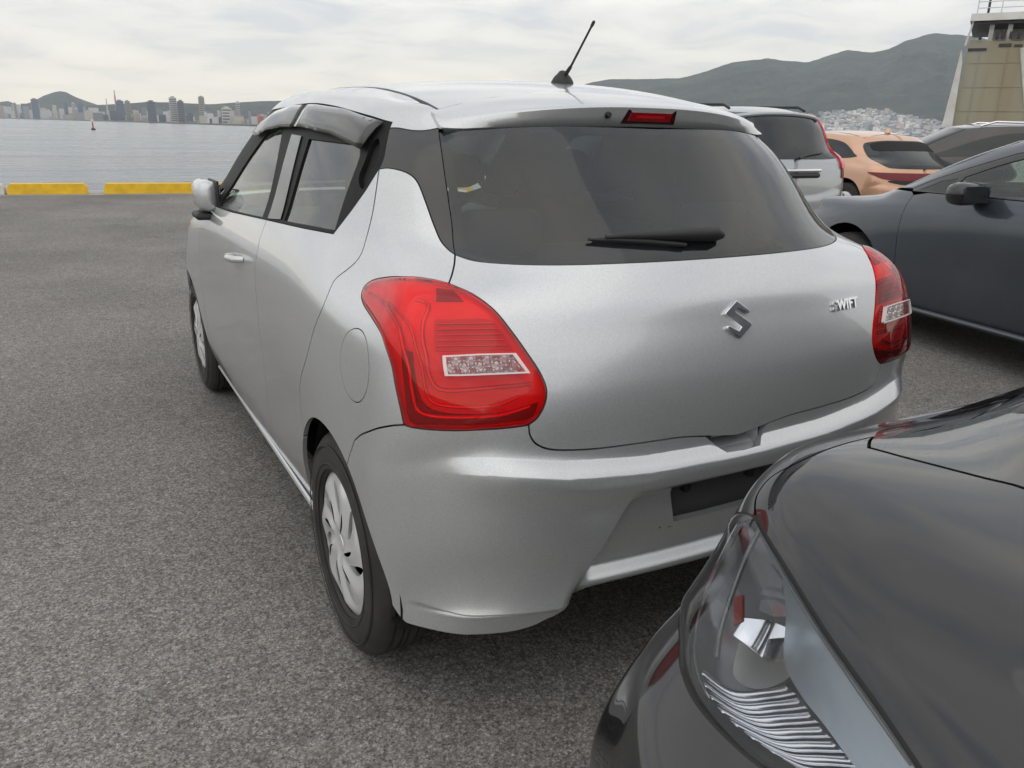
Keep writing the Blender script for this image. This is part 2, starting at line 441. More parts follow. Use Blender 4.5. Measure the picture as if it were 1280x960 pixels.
# z, rear curve (s, y) x5, corner (s, y), side half widths at YS, front corner, front mid, front centre (s, y)
def row(z, r, c, side, fr, ys=YS, zf=None):
    P = [(-s_, y_, z) for s_, y_ in r]+[(-c[0], c[1], z)]+[(-s_, y_, z) for s_, y_ in zip(side, ys)]+[(-s_, y_, z) for s_, y_ in fr]
    P = [list(p) for p in P]
    if zf is not None:
        for k, q in enumerate(zf): P[-len(zf)+k][2] = q
    return P
SR = [0, .28, .48, .63, .74]
def rc(ys, ss=SR): return list(zip(ss, ys))
ROWS = [
 row(.20, rc([.12, .13, .15, .18, .225], [0, .28, .46, .61, .72]), (.795, .285), [.800, .775, .77, .775, .78, .785, .78, .77, .72], [(.62, 3.58), (.38, 3.70), (0, 3.74)]),
 row(.26, rc([.07, .085, .108, .148, .20], [0, .28, .47, .62, .73]), (.806, .270), [.815, .80, .79, .79, .795, .80, .80, .80, .76], [(.68, 3.62), (.42, 3.76), (0, 3.80)]),
 row(.34, rc([.055, .065, .088, .138, .203]), (.812, .275), [.825, .83, .815, .81, .812, .815, .825, .83, .79], [(.71, 3.64), (.44, 3.79), (0, 3.84)]),
 row(.45, rc([.035, .042, .06, .10, .16]), (.82, .265), [.835, .845, .832, .82, .82, .823, .84, .845, .80], [(.72, 3.64), (.44, 3.80), (0, 3.85)]),
 row(.55, rc([.025, .032, .05, .09, .15]), (.825, .255), [.838, .8475, .836, .823, .822, .826, .843, .846, .80], [(.72, 3.63), (.44, 3.79), (0, 3.845)]),
 row(.62, rc([.024, .032, .05, .09, .15]), (.826, .25), [.838, .8475, .838, .825, .825, .828, .844, .845, .795], [(.71, 3.61), (.44, 3.78), (0, 3.835)]),
 row(.66, rc([.045, .052, .072, .105, .155]), (.824, .25), [.836, .847, .839, .827, .827, .829, .843, .843, .79], [(.70, 3.59), (.43, 3.765), (0, 3.825)]),
 row(.72, rc([.045, .054, .077, .110, .151]), (.820, .245), [.832, .846, .839, .829, .829, .831, .841, .838, .78], [(.68, 3.55), (.42, 3.73), (0, 3.80)], zf=[.72, .72, .72]),
 row(.80, rc([.051, .061, .086, .118, .155]), (.815, .25), [.825, .841, .838, .831, .831, .832, .836, .826, .76], [(.64, 3.45), (.40, 3.64), (0, 3.70)], zf=[.79, .80, .81, .82]),
 row(.88, rc([.069, .081, .108, .137, .170]), (.808, .27), [.818, .834, .833, .829, .829, .828, .824, .805, .72], [(.62, 3.34), (.38, 3.46), (0, 3.50)], zf=[.86, .87, .89, .91]),
 row(.94, rc([.092, .105, .134, .162, .197]), (.792, .272), [.800, .822, .824, .822, .822, .818, .806, .775, .70], [(.60, 3.16), (.36, 3.22), (0, 3.24)], zf=[.93, .935, .94, .965, .975]),
 row(.99, rc([.112, .126, .160, .190, .222], [0, .28, .48, .62, .71]), (.766, .285), [.762, .795, .808, .807, .806, .798, .775, .735, .675], [(.585, 3.06), (.35, 3.10), (0, 3.11)], ys=[.46, .65, .93, 1.3, 1.8, 2.3, 2.75, 2.92, 3.02], zf=[.975, .98, .985, 1.0, 1.005]),
 row(1.04, rc([.145, .162, .210, .258, .298], [0, .28, .48, .61, .690]), (.732, .355), [.738, .768, .784, .786, .785, .775, .75, .71, .66], [(.58, 2.95), (.34, 2.99), (0, 3.0)], ys=[.52, .70, .96, 1.3, 1.8, 2.3, 2.68, 2.83, 2.91], zf=[1.03, 1.03, 1.04, 1.045]),
 row(1.10, rc([.192, .215, .290, .385, .455], [0, .28, .47, .60, .660]), (.700, .545), [.722, .742, .755, .758, .757, .745, .72, .685, .64], [(.57, 2.82), (.34, 2.87), (0, 2.89)], ys=[.62, .77, 1.0, 1.3, 1.75, 2.2, 2.55, 2.69, 2.77]),
 row(1.20, rc([.295, .315, .38, .465, .54], [0, .27, .45, .57, .63]), (.668, .62), [.69, .705, .718, .724, .722, .71, .69, .66, .62], [(.55, 2.66), (.33, 2.72), (0, 2.74)], ys=[.68, .82, 1.03, 1.3, 1.7, 2.05, 2.38, 2.51, 2.60]),
 row(1.30, rc([.395, .415, .475, .55, .615], [0, .26, .43, .54, .592]), (.628, .68), [.652, .665, .677, .683, .680, .67, .65, .625, .595], [(.53, 2.48), (.32, 2.55), (0, 2.57)], ys=[.74, .86, 1.06, 1.3, 1.65, 1.95, 2.22, 2.33, 2.42]),
 row(1.37, rc([.465, .485, .54, .605, .66], [0, .25, .41, .51, .56]), (.594, .72), [.615, .632, .645, .652, .648, .64, .618, .595, .57], [(.51, 2.35), (.31, 2.42), (0, 2.45)], ys=[.78, .89, 1.08, 1.3, 1.6, 1.87, 2.10, 2.20, 2.29]),
 row(1.42, rc([.53, .545, .595, .65, .70], [0, .25, .40, .49, .53]), (.56, .755), [.578, .592, .606, .614, .61, .60, .58, .56, .54], [(.49, 2.25), (.30, 2.33), (0, 2.36)], ys=[.81, .91, 1.09, 1.3, 1.57, 1.82, 2.02, 2.11, 2.19], zf=None),
]
for k, zz in ((4, [.55, .552, .562, .58, .58]), (5, [.618, .624, .642, .664, .664]), (6, [.654, .662, .684, .708, .70]), (7, [.70, .706, .728, .750, .745])):
    for i_, z_ in enumerate(zz): ROWS[k][i_][2] = z_

def zroof(s, y):
    s = np.abs(np.asarray(s, float)); y = np.asarray(y, float)
    zc = np.interp(y, [.40, .51, .60, .70, .80, .90, 1.05, 1.3, 1.5, 1.7, 1.9, 2.1, 2.25, 2.4, 2.6], [1.392, 1.422, 1.443, 1.460, 1.474, 1.484, 1.494, 1.501, 1.502, 1.499, 1.491, 1.474, 1.452, 1.425, 1.38])
    d = np.interp(y, [.5, .6, .8, 1.1, 1.5, 2.0, 2.4], [.072, .068, .055, .040, .036, .040, .045])
    return zc-d*(s/.52)**2.3
def zroof_s(s, y):      # the same, smoothed along the car
    return sum(zroof(s, np.asarray(y)+k*.06) for k in (-1.5, -1, -.5, 0, .5, 1, 1.5))/7
for p in ROWS[-2]: p[2] = min(p[2], float(zroof_s(p[0], p[1]))-.03)
for p in ROWS[-1]: p[2] = float(zroof_s(p[0], p[1]))-.006
for k in (2, 3, 4, 5, 6, 7): ROWS[-1][k][2] += .012
for f in (.94, .80):
    ROWS.append([[p[0]*f, 1.35+(p[1]-1.35)*(f+.02), 0] for p in ROWS[17]])
    for p in ROWS[-1]: p[2] = float(zroof_s(p[0], p[1]))-(.002 if f > .9 else 0)
SW = Net(ROWS, fit=1.0)
ROOF = Height(zroof_s)

def body_px(net, pts, M=None):
    """picture points -> (u, v) of a body skin; M places that car in the world"""
    out = []
    for p in pts:
        o = CAM.copy(); d = ray(*p)
        if M is not None:
            Mi = M.inverted(); o = np.array(Mi @ Vector(o)); d = np.array(Mi.to_3x3() @ Vector(d))
        out.append(net.cast(o, d))
    return out
def yz(net, pts): return [net.side(*p) for p in pts]
def build_swift():
    car = empty('hatchback_car', (0, 0, 0), label='silver five-door hatchback in the middle, tail towards the viewer, with roof antenna', cat='car')
    net = SW
    px = lambda *p: body_px(net, p)
    L = lambda a, n=5, corner=None: dense(a, n, closed=False, corner=corner)
    J = lambda *ls: np.concatenate([np.array(l)[(0 if i == 0 else 1):] for i, l in enumerate(ls)])[:-1]
    rv = lambda a: np.array(a)[::-1]
    mir = lambda a: np.array(a)*[-1, 1]
    def arch(yc, r, a0, a1, n=40, zc=.30):
        return np.array([net.side(yc+r*math.cos(math.radians(a)), zc+r*math.sin(math.radians(a))) for a in np.linspace(a0, a1, n)])
    sil, blk = MAT['silver'], MAT['black_trim']
    # --- shared seams
    HG = L(px((548, 160), (552, 190), (556, 220), (560, 247), (565, 283), (569, 318)), 5)
    HG2 = L(px((569, 318), (568, 330), (565, 343), (561, 354)), 4)
    LH = L(px((561, 354), (590, 367), (617, 387), (640, 415), (660, 443), (676, 468), (683, 487), (681, 505), (672, 522), (661, 531)), 5)
    HBp = px((661, 531), (663, 545), (672, 556), (690, 562), (730, 562), (800, 554), (860, 546))+[net.rear(-.0001, .664)]
    HBp[-1][0] = 0.0
    HB = L(HBp, 6)
    LO1 = L(px((661, 531), (650, 533), (620, 536), (580, 538), (540, 537), (515, 534), (505, 531)), 4)
    LO2 = L(px((505, 531), (501, 512), (495, 485), (488, 450), (478, 420), (465, 397), (455, 381), (452, 368), (457, 356), (470, 349), (490, 346), (515, 346), (540, 349), (561, 354)), 4)
    BQ = L(px((505, 531), (490, 532), (470, 536), (452, 543), (441, 552)), 4)
    qa = net.ev([BQ[-1][0]], [BQ[-1][1]])[0]; RA = .338
    a_bq = math.degrees(math.atan2(qa[2]-.30, qa[1]-.60))
    AQ = 132 if a_bq < 90 else a_bq
    a_bq = AQ
    BQ[-1] = net.side(.60+RA*math.cos(math.radians(AQ)), .30+RA*math.sin(math.radians(AQ)))
    QT = L(px((474, 211), (487, 210), (507, 215), (521, 226), (532, 252), (543, 282), (552, 302), (562, 313), (569, 318)), 5)
    # rear door gap, top to wheel arch
    ADoor = 38.
    DGa = px((490, 153), (486, 165), (480, 195), (474, 211)); DG1 = L(DGa, 4)
    DGb = px((474, 211), (466, 265), (455, 308), (430, 340), (417, 352), (400, 392), (385, 440), (375, 478)) + [net.side(.60+RA*math.cos(math.radians(ADoor)), .30+RA*math.sin(math.radians(ADoor)))]
    DG2 = L(DGb, 5)
    ARQ = arch(.60, RA, AQ, ADoor)                       # bumper seam -> door seam, over the top
    BELT_R = px((417, 292))[0]
    yb = lambda y: np.array(net.side(y, BZ(y)))
    bw = net.ev([BELT_R[0]], [BELT_R[1]])[0]
    BZ = lambda y: float(np.interp(y, [bw[1], 1.42, 2.0, 2.70], [bw[2], 1.055, 1.025, 1.0]))
    tp = net.ev([DG1[0][0]], [DG1[0][1]])[0]             # rear end of the door-top seam
    def top(y):                                          # height of the door-top seam
        return float(np.interp(y, [tp[1], 1.0, 1.3, 1.6, 1.85, 2.05, 2.2, 2.35, 2.5, 2.65, 2.8], [tp[2], 1.395, 1.412, 1.412, 1.395, 1.362, 1.318, 1.255, 1.18, 1.10, 1.02]))
    def top2(y): return top(y) if y < 1.7 else float(np.interp(y, [1.7, 1.85, 2.0, 2.12, 2.25, 2.40, 2.55, 2.70, 2.8], [top(1.7), 1.402, 1.400, 1.398, 1.385, 1.315, 1.225, 1.125, 1.055]))
    DT = L([DG1[0]]+[net.side(y, top2(y)) for y in (.9, 1.1, 1.3, 1.5, 1.7, 1.85, 2.0, 2.12, 2.25, 2.4, 2.55, 2.70)], 3)
    # --- rear quarter panel
    sill = lambda y: net.side(y, .235)
    # --- panels
    q = J(QT, HG2, rv(LO2), BQ, ARQ, rv(DG2)) if True else None
    fuel_c = px((443, 457))[0]; fc = net.ev([fuel_c[0]], [fuel_c[1]])[0]
    def fuel(r):
        return np.array([net.side(fc[1]+r*math.cos(a)*1.02, fc[2]+r*math.sin(a)*.98) for a in np.linspace(0, 2*PI, 48, endpoint=False)])
    pil = J(QT, rv(HG), L(px((548, 160), (532, 163), (515, 163), (498, 160), (487, 160)), 3), L(px((487, 160), (480, 195), (474, 211)), 3))
    # rail from the hatch gap over the roof side to the A pillar
    def dt(y, x=-.508): return np.array(net.cast((x, y, 3), (0, 0, -1)))
    ROOFX = .508
    rail_low = J(L(px((548, 160), (532, 163), (515, 163), (498, 160), (487, 160)), 3), [px((487, 160))[0], DG1[0]], DT, [DT[-1], np.array(net.side(2.84, 1.02))])
    rail_up = np.concatenate([L([dt(y) for y in (.66, .8, 1.0, 1.3, 1.6, 1.9, 2.08)], 3), [net.side(2.28, 1.405), net.side(2.45, 1.31), net.side(2.62, 1.20), net.side(2.80, 1.08), net.side(2.84, 1.02)]])
    rail = np.concatenate([rail_low, [net.side(2.84, 1.02)], rail_up[::-1][1:], px((552, 138), (548, 148))])
    # doors (lower skins)
    YB = 1.42
    belt = lambda ys: [yb(y) for y in ys]
    rdoor = np.concatenate([[BELT_R], px((440, 262), (457, 238), (468, 220)), DG2, arch(.60, RA, ADoor, -8, 18)[1:], [sill(y) for y in (1.0, 1.1, 1.2, 1.3, YB)], [net.side(YB, z) for z in np.linspace(.32, 1.0, 9)], belt([1.42, 1.3, 1.15, 1.0])])
    fdoor = np.concatenate([[sill(y) for y in np.linspace(YB, 2.60, 12)], [net.side(2.60+.03*math.sin((z-.24)*3), z) for z in np.linspace(.30, .98, 10)], belt(np.linspace(2.66, YB, 12)), [net.side(YB, z) for z in np.linspace(1.0, .30, 9)]])
    FY, FZ = 3.05, .30
    fender = np.concatenate([[net.side(2.60, .24)], arch(FY, RA, 187, -8, 44), [net.side(3.45, .30), net.side(3.47, .45), net.side(3.45, .60), net.side(3.40, .72), net.side(3.25, .82), net.side(3.0, .89), net.side(2.8, .95), net.side(2.66, .99)], [net.side(2.60+.03*math.sin((z-.24)*3), z) for z in np.linspace(.98, .30, 10)]])
    # glasses of the doors
    gr = px((354, 275), (417, 287)); g_rt = px((449, 181), (385, 173))
    rearg = dense([gr[0], px((385, 281))[0], gr[1], px((432, 240))[0], px((448, 196))[0], g_rt[0], px((417, 177))[0], g_rt[1], px((370, 222))[0]], 4, corner=[0, 2, 5, 7])
    handle = dense(px((447, 222), (452, 236), (463, 215), (473, 190), (472, 172), (463, 180), (455, 200)), 4)
    ff = [net.side(1.50, BZ(1.50)+.006)]+[net.side(y, BZ(y)+.006) for y in (1.8, 2.1, 2.30)]+[net.side(2.22, 1.12), net.side(2.07, 1.21), net.side(1.92, 1.29), net.side(1.85, 1.325)]+[net.side(1.75, 1.338), net.side(1.62, 1.34), net.side(1.52, 1.2)]
    ff = [np.array(p) for p in ff]
    frontg = dense(ff, 4, corner=[0, 3, 7, 9])
    qtr = dense([net.side(2.42, 1.01), net.side(2.58, 1.01), net.side(2.46, 1.085), net.side(2.38, 1.08)], 3, corner=[0, 1, 2, 3])
    # black frame round the door glasses
    BF = BELT_R
    blackf = np.concatenate([[BF], px((440, 262), (457, 238), (468, 220), (474, 211)), px((480, 195), (487, 160)), [DG1[0]], DT[1:], [net.side(2.74, 1.01)], belt(np.linspace(2.68, 1.0, 12))])
    for fl in (False, True):
        P = dict(flip=fl)
        rq = panel('rear_quarter', net, q, sil, car, holes=[fuel(.083)], step=.12, hole_gap=0.0012, **P)
        panel('fuel_door', net, fuel(.083), sil, car, gap=.0012, step=.05, off=.0004, **P)
        panel('pillar_trim', net, pil, blk, car, step=.1, off=-.001, gap=.001, **P)
        panel('roof_rail', net, rail, sil, car, step=.1, **P)
        rd = panel('rear_door', net, rdoor, sil, car, step=.1, **P)
        fd = panel('front_door', net, fdoor, sil, car, step=.1, **P)
        panel('front_fender', net, fender, sil, car, step=.12, **P)
        panel('window_surround', net, blackf, MAT['matte_black'], car, holes=[rearg, frontg, handle, qtr], step=.1, off=-.003, gap=.001, hole_gap=0, **P)
        bpil = dense(px((365, 168), (377, 170), (364, 222), (351, 274), (335, 273), (350, 222)), 3, corner=[0, 1, 3, 4])
        panel('door_post_cover', net, bpil, MAT['black_trim'], car, gap=0, step=.15, off=.0015, flange=.004, **P)
        panel('side_window', net, rearg, MAT['glass_rear_side'], car, gap=-.004, step=.15, off=-.008, flange=0, **P)
        panel('side_window', net, frontg, MAT['glass_side'], car, gap=-.004, step=.15, off=-.008, flange=0, **P)
        panel('quarter_window', net, qtr, MAT['glass_side'], car, gap=-.004, step=.15, off=-.008, flange=0, **P)
        panel('door_pull', net, handle, MAT['gap'], rd, gap=-.004, step=.1, off=-.025, flange=0, **P)
        # front end (never seen in the photograph, kept plain)
        ws = [(13.62, 12.6), (14.2, 12.2), (15, 12.05), (17, 12.0), (17, 16.6), (15, 16.6), (14.1, 16.5), (13.75, 15.5)]
        panel('windscreen', net, dense(ws, 5, corner=[0, 3, 4, 6]), MAT['glass_side'], car, step=.15, gap=.0, off=-.004, flange=.004, **P)
        hd = [(14.35, 8.3), (17, 8.5), (17, 11.8), (15, 11.8), (14.0, 11.6), (13.9, 10.8), (14.0, 9.5)]
        panel('bonnet', net, dense(hd, 4, corner=[1, 2]), sil, car, step=.12, **P)
        lm = [(13.95, 6.6), (14.8, 6.1), (15.6, 6.3), (15.7, 7.4), (14.9, 8.1), (14.1, 8.5)]
        panel('headlight', net, dense(lm, 4), MAT['glass_lamp'], car, step=.12, off=.006, **P)
        panel('headlight_bowl', net, dense(lm, 4), MAT['chrome'], car, step=.12, off=-.03, flange=0, **P)
        fb = [(13.35, 0), (17, 0), (17, 6.4), (15.7, 6.3), (14.8, 6.0), (13.9, 6.5), (13.75, 5.6), (13.85, 4)]
        gl = [(15.4, 1.6), (17, 1.6), (17, 5.2), (15.6, 5.0), (15.1, 3.2)]
        panel('front_bumper', net, dense(fb, 4, corner=[0, 1, 2]), sil, car, step=.12, **P)
        panel('grille', net, dense(gl, 4, corner=[1, 2]), MAT['black_plastic'], car, step=.15, off=.004, **P)
    # --- roof
    rf = np.concatenate([[(-.503, y) for y in np.linspace(.66, 2.08, 20)], dense([(-.503, 2.08), (-.30, 2.30), (0, 2.37), (.30, 2.30), (.503, 2.08)], 5, closed=False)[1:-1], [(.503, y) for y in np.linspace(2.08, .66, 20)], [(x, .66+.0*x) for x in np.linspace(.45, -.45, 10)]])
    panel('roof', ROOF, rf, sil, car, step=.04, gap=.002)
    for sx in (-1, 1):
        m = MB(); ys = np.linspace(.66, 2.08, 24)
        m.tube([(sx*.5055, y, float(zroof_s(.5055, y))-.013) for y in ys], .005, 6); m.build('roof_ditch_strip', MAT['rubber'], car)
    # --- hatch
    GB = L(px((569, 318), (593, 326), (640, 330), (700, 331), (770, 329), (835, 326))+[np.array([0., px((897, 322))[0][1]])], 4)
    GBv = GB
    GTp = [np.array([0., 16.0])]
    GT = L(px((549, 165), (570, 163), (620, 160), (700, 157))+[np.array([0., net.rear(-.001, 1.36)[1]])], 4)
    hatch_l = J(GB[::-1], HG2, LH, HB)     # centre glass bottom -> lamp -> centre bottom
    hatch = np.concatenate([hatch_l, [HB[-1]], mir(hatch_l)[::-1]])
    notch = None
    hp = panel('tailgate', net, _dedupe(hatch), sil, car, step=.07, stepv=.06)
    gl_l = J(GT[::-1], HG, GB)
    gl = _dedupe(np.concatenate([gl_l, [GB[-1]], mir(gl_l)[::-1]]))
    inner_l = [(p[0], p[1]) for p in gl]
    panel('rear_window', net, gl, MAT['glass_dark'], hp, step=.12, off=-.002, gap=.001, flange=.004)
    # dark printed border of the pane
    sc = gl.mean(0); hole = sc+(gl-sc)*np.array([.93, .90])
    panel('window_border', net, gl, MAT['gap'], hp, holes=[hole], step=.2, off=-.007, gap=.003, flange=0, hole_gap=0)
    # --- bumper
    def bdepth(u, v):
        P = net.ev(u, v); x = np.abs(P[..., 0]); z = P[..., 2]; y = P[..., 1]
        sm = lambda a: np.clip(a, 0, 1)**2*(3-2*np.clip(a, 0, 1))
        xe = .405-.5*(np.clip(z, .34, .58)-.36)
        side = sm((xe-x)/.045+.5)
        topf = 1-sm((z-.545)/.05); depth = .026+.030*np.clip((.56-z)/.17, 0, 1)
        low = sm((z-.353)/.024)
        d = -side*topf*low*.036*(y < 1)
        d = d - (y < 1.0)*sm((.349-z)/.020)*.034*sm((.42-x)/.04+.5)   # lower lip tucks in
        rg = np.clip((.46-z)/.125, 0, 1)**2*.042*(1-sm((.335-z)/.020)) + .022*sm((.335-z)/.03)
        d = d + rg*(1-sm((xe+.03-x)/.06+.5))*(1-sm((x-.65)/.14))
        # handle cut-out in the ledge
        zr = np.interp(x, [0, .28, .48, .63, .8], [.620, .626, .644, .668, .672]); am = .019*(1-sm((x-.58)/.16))*(y < .3)
        d = d+am*np.where(z < zr, np.exp(-((zr-z)/.05)**2), np.clip(1-(z-zr)/.034, 0, 1))
        return d
    bt = J(rv(BQ), rv(LO1)) if False else None
    a_lo = arch(.60, RA+.0, AQ, 179, 18)
    hP = net.ev(HB[:, 0], HB[:, 1]); keep = np.abs(hP[:, 0]) > .074
    HBn = np.concatenate([HB[keep], [np.array(net.rear(-.070, .650)), np.array(net.rear(-.052, .634)), np.array([0., net.rear(-.0001, .632)[1]])]])
    bl = J(HBn[::-1], LO1, BQ, a_lo)
    low = L([a_lo[-1], (a_lo[-1][0]-.28, 1.12), (4.3, 1.04), (3.7, 1.0), (3.0, 1.0), (2.6, 1.03), (2.28, 1.18), (2.0, 1.45), (1.2, 1.62), (0, 1.62)], 4)
    bl = np.concatenate([bl, low])
    lic = []
    for x, z in ((-.182, .556), (-.165, .50), (-.150, .452), (-.05, .450), (.05, .450), (.150, .452), (.165, .50), (.182, .556), (.06, .560), (-.06, .560)):
        lic.append(net.rear(x, z))
    lic = dense(lic, 3, corner=[0, 2, 5, 7])
    bump = _dedupe(np.concatenate([bl, mir(bl)[::-1]]))
    bp = panel('rear_bumper', net, bump, sil, car, holes=[lic], step=.024, stepv=.038, offf=bdepth, flange=.02)
    m = MB()
    m.box((0, .108, .505), (.40, .008, .13)); m.box((0, .092, .446), (.33, .034, .006)); m.box((0, .090, .566), (.40, .034, .006))
    m.box((-.176, .092, .505), (.006, .034, .12), ry=.26); m.box((.176, .092, .505), (.006, .034, .12), ry=-.26); m.build('plate_recess', MAT['plastic_grey'], bp)
    for x in (-.105, .105):
        m = MB(); m.box((x, .098, .53), (.018, .03, .022), bev=.003); m.build('plate_lamp', MAT['black_plastic'], bp)
    MB().box((-.108, .092, .424), (.030, .008, .007), bev=.002).build('bumper_clip', MAT['chrome'], bp)
    yq = lambda x, z: float(net.ev([net.rear(x, z)[0]], [net.rear(x, z)[1]])[0][1])
    V = []; F = []; xs_ = (-.0745, -.068, -.04, 0., .04, .068, .0745)
    for x in xs_:
        e = 1 if abs(x) < .07 else .12
        for k_, (dy, z_) in enumerate(((.004, .622), (.030, .632), (.040, .650), (.044, .672))): V.append((x, max(yq(x, .63), yq(x, .66) if k_ > 1 else 0)+.004+dy*e, z_))
    for i_ in range(6):
        for j_ in range(3): F.append((i_*4+j_, i_*4+j_+1, (i_+1)*4+j_+1, (i_+1)*4+j_))
    add('handle_scoop', V, F, sil, bp, smooth=False)
    # --- tail lamps
    for fl in (False, True):
        tail_lamp(net, car, _dedupe(np.concatenate([LH[:-1], LO1[:-1], LO2[:-1]])), px, fl)
    # --- spoiler, third brake lamp
    Tp = [(549, 154), (568, 148), (596, 140), (634, 136), (671, 132), (709, 130.5), (780, 131)]
    Bp = [(555, 167), (577, 163), (624, 159), (660, 158), (709, 157.5), (780, 158)]
    xs = np.linspace(-.525, .525, 43)
    yt = lambda x: .466+.150*(abs(x)/.525)**2.4; yb_ = lambda x: .478+.118*(abs(x)/.525)**2.2
    zt = lambda x: 1.414-.050*(abs(x)/.525)**2.4; zb = lambda x: 1.362-.020*(abs(x)/.525)**2.2
    V = []; F = []; nx = len(xs)
    for x in xs:
        e = abs(x)/.525; yl = .66
        yT, zT, yB, zB = yt(x), zt(x), yb_(x), zb(x)
        if e > .93: k = (e-.93)/.07*.4; zB = zB+(zT-zB)*k*.6
        zl = float(zroof_s(min(abs(x), .52), .66)); mid = (yT+yl)/2
        prof = [(yl, zl-.012), (yl, zl), (mid, (zl+zT)/2+.006), (yT+.012, zT+.0035), (yT+.003, zT), (yT-.002, zT-.005), ((yT*.5+yB*.5)-.002, (zT+zB)/2), (yB+.001, zB+.004), (yB+.006, zB), (yB+.07, zB+.012), (yl+.02, zB+.03)]
        V += [(x, a, b) for a, b in prof]
    k = 11
    for i in range(nx-1):
        for j in range(k-1): F.append((i*k+j, i*k+j+1, (i+1)*k+j+1, (i+1)*k+j))
    F.append(tuple(range(k))); F.append(tuple((nx-1)*k+j for j in range(k))[::-1])
    m = MB(); m.raw(V, F, True); sp = m.build('spoiler', sil, hp)
    c = on(810, 147, 0, 0.0)
    fx = lambda p: (p[0], p[1], p[2])
    def face(x, t):   # point on the spoiler's rear face, t from bottom to top
        return Vector((x, yb_(x)+(yt(x)-yb_(x))*t, zb(x)+(zt(x)-zb(x))*t))
    nrmf = Vector((0, -.75, -.6)).normalized() if False else (face(0, 1)-face(0, 0)).cross(Vector((1, 0, 0))).normalized()*-1
    if nrmf.y > 0: nrmf = -nrmf
    def on_face(poly, name, m_, proud, par):
        P = [face(x, t)+nrmf*proud for x, t in poly]; mb = MB(); mb.prism(P, (0, 0, 0), -nrmf*.015); return mb.build(name, m_, par)
    # the lamp reaches x = +-0.07 on the face
    cl = on_face([(-.085, .18), (.085, .18), (.085, .82), (-.070, .82)], 'third_brake_lamp', MAT['lamp_dark'], .003, sp)
    on_face([(-.067, .30), (.067, .30), (.070, .70), (-.058, .70)], 'lamp_lens', MAT['lamp_red'], .006, cl)
    on_face([(-.045, .44), (.045, .44), (.045, .56), (-.045, .56)], 'lamp_strip', MAT['lamp_bright'], .0075, cl)
    mb = MB(); mb.lathe([(0, -.012), (.006, -.012), (.0085, -.006), (.0085, .006)], face(-.128, .55), 'y', 16); mb.build('washer_nozzle', MAT['black_plastic'], sp)
    # --- antenna
    ab = Vector((0, .90, float(zroof_s(0, .90)))); tip = Vector(on(743, 26, 0, 0.0))
    m = MB(); m.lathe([(.034, -.004), (.033, .004), (.026, .016), (.014, .028), (.009, .034), (0, .036)], ab, 'z', 28)
    an = m.build('antenna_base', MAT['black_plastic'], car)
    d = (tip-ab); m = MB(); m.tube([ab+d*.04+Vector((0, 0, .010)), ab+d*.12+Vector((0, 0, .006)), ab+d*.28], [.0078, .0062, .005], 10); m.tube([ab+d*.27, ab+d*.6, ab+d*.93], [.0035, .0032, .003], 8); m.tube([ab+d*.92, ab+d*.985, tip], [.0045, .0045, .002], 8)
    m.build('antenna_mast', MAT['black_plastic'], an)
    # --- rear wiper (pivot near the centre line, blade to the left)
    pv = px((882, 296))[0]; a = net.ev([pv[0]], [pv[1]])[0]; na = net.nrm([pv[0]], [pv[1]])[0]
    def wp(p, off):
        uv = px(p)[0]; return Vector(net.ev([uv[0]], [uv[1]])[0]+net.nrm([uv[0]], [uv[1]])[0]*off)
    m = MB(); m.tube([wp((898, 298), .014), wp((888, 298), .019), wp((862, 299), .019), wp((820, 300), .018), wp((780, 300), .015), wp((755, 301), .013)], [.010, .0185, .0165, .012, .0085, .005], 12)
    w = m.build('rear_wiper', MAT['black_plastic'], hp)
    m = MB(); m.tube([wp((884, 297), 0), wp((884, 297), .022)], .012, 12); m.build('wiper_pivot', MAT['black_plastic'], w)
    m = MB(); m.tube([wp((734, 302), .008), wp((770, 303), .009), wp((810, 305), .009), wp((855, 309), .009)], [.003, .006, .007, .005], 8); m.tube([wp((740, 302.5), .002), wp((810, 305), .002), wp((852, 308), .002)], .003, 6); m.build('wiper_blade', MAT['rubber'], w)
    # --- emblem and badge
    badge(net, px, hp)
    # --- visors
    for fl in (False, True): visors(net, px, car, fl, top)
    # --- door handles
    for fl in (-1, 1):
        for y, z in ((1.70, .895), (0, 0)):
            if z == 0: continue
            uv = net.side(y, z); P = net.ev([uv[0]], [uv[1]])[0]; x = fl*abs(P[0])
            m = MB(); m.tube([(x-fl*.004, y-.085, z+.004), (x+fl*.028, y-.06, z+.004), (x+fl*.034, y, z), (x+fl*.030, y+.06, z-.004), (x-fl*.004, y+.09, z-.006)], [.011, .013, .014, .013, .011], 12)
            h = m.build('door_handle', sil, car)
        # mirrors
        m = MB()
        m.box((fl*.812, 2.47, 1.052), (.085, .215, .128), bev=.036); mi = m.build('door_mirror', sil, car)
        m = MB(); m.box((fl*.768, 2.45, 1.052), (.012, .18, .105), bev=.005); m.build('mirror_glass', MAT['chrome'], mi)
        m = MB(); m.box((fl*.776, 2.45, 1.052), (.012, .212, .130), bev=.005); m.build('mirror_rim', MAT['black_plastic'], mi)
        m = MB(); m.box((fl*.80, 2.46, .968), (.13, .15, .03), bev=.012); m.build('mirror_foot', MAT['black_plastic'], mi)
    # --- inner dark shell (behind the gaps), floor, wheel wells
    inner_shell(net, car, rearg, frontg, qtr, hole, lic, arch)
    interior(car)
    for sx in (-1, 1):
        for y in (.60, 3.05):
            m = MB(); m.lathe([(.36, .01), (.36, .22), (.30, .24), (0, .24)], (sx*.80, y, .30), 'x', 48); m.V = [(v[0], v[1], max(v[2], .24)) for v in m.V]
            if sx < 0: pass
            else:
                m.V = [(2*sx*.80-v[0], v[1], v[2]) for v in m.V]
            m.build('wheel_well', MAT['gap'], car)
            wheel(car, (sx*.742, y, .30), sx)
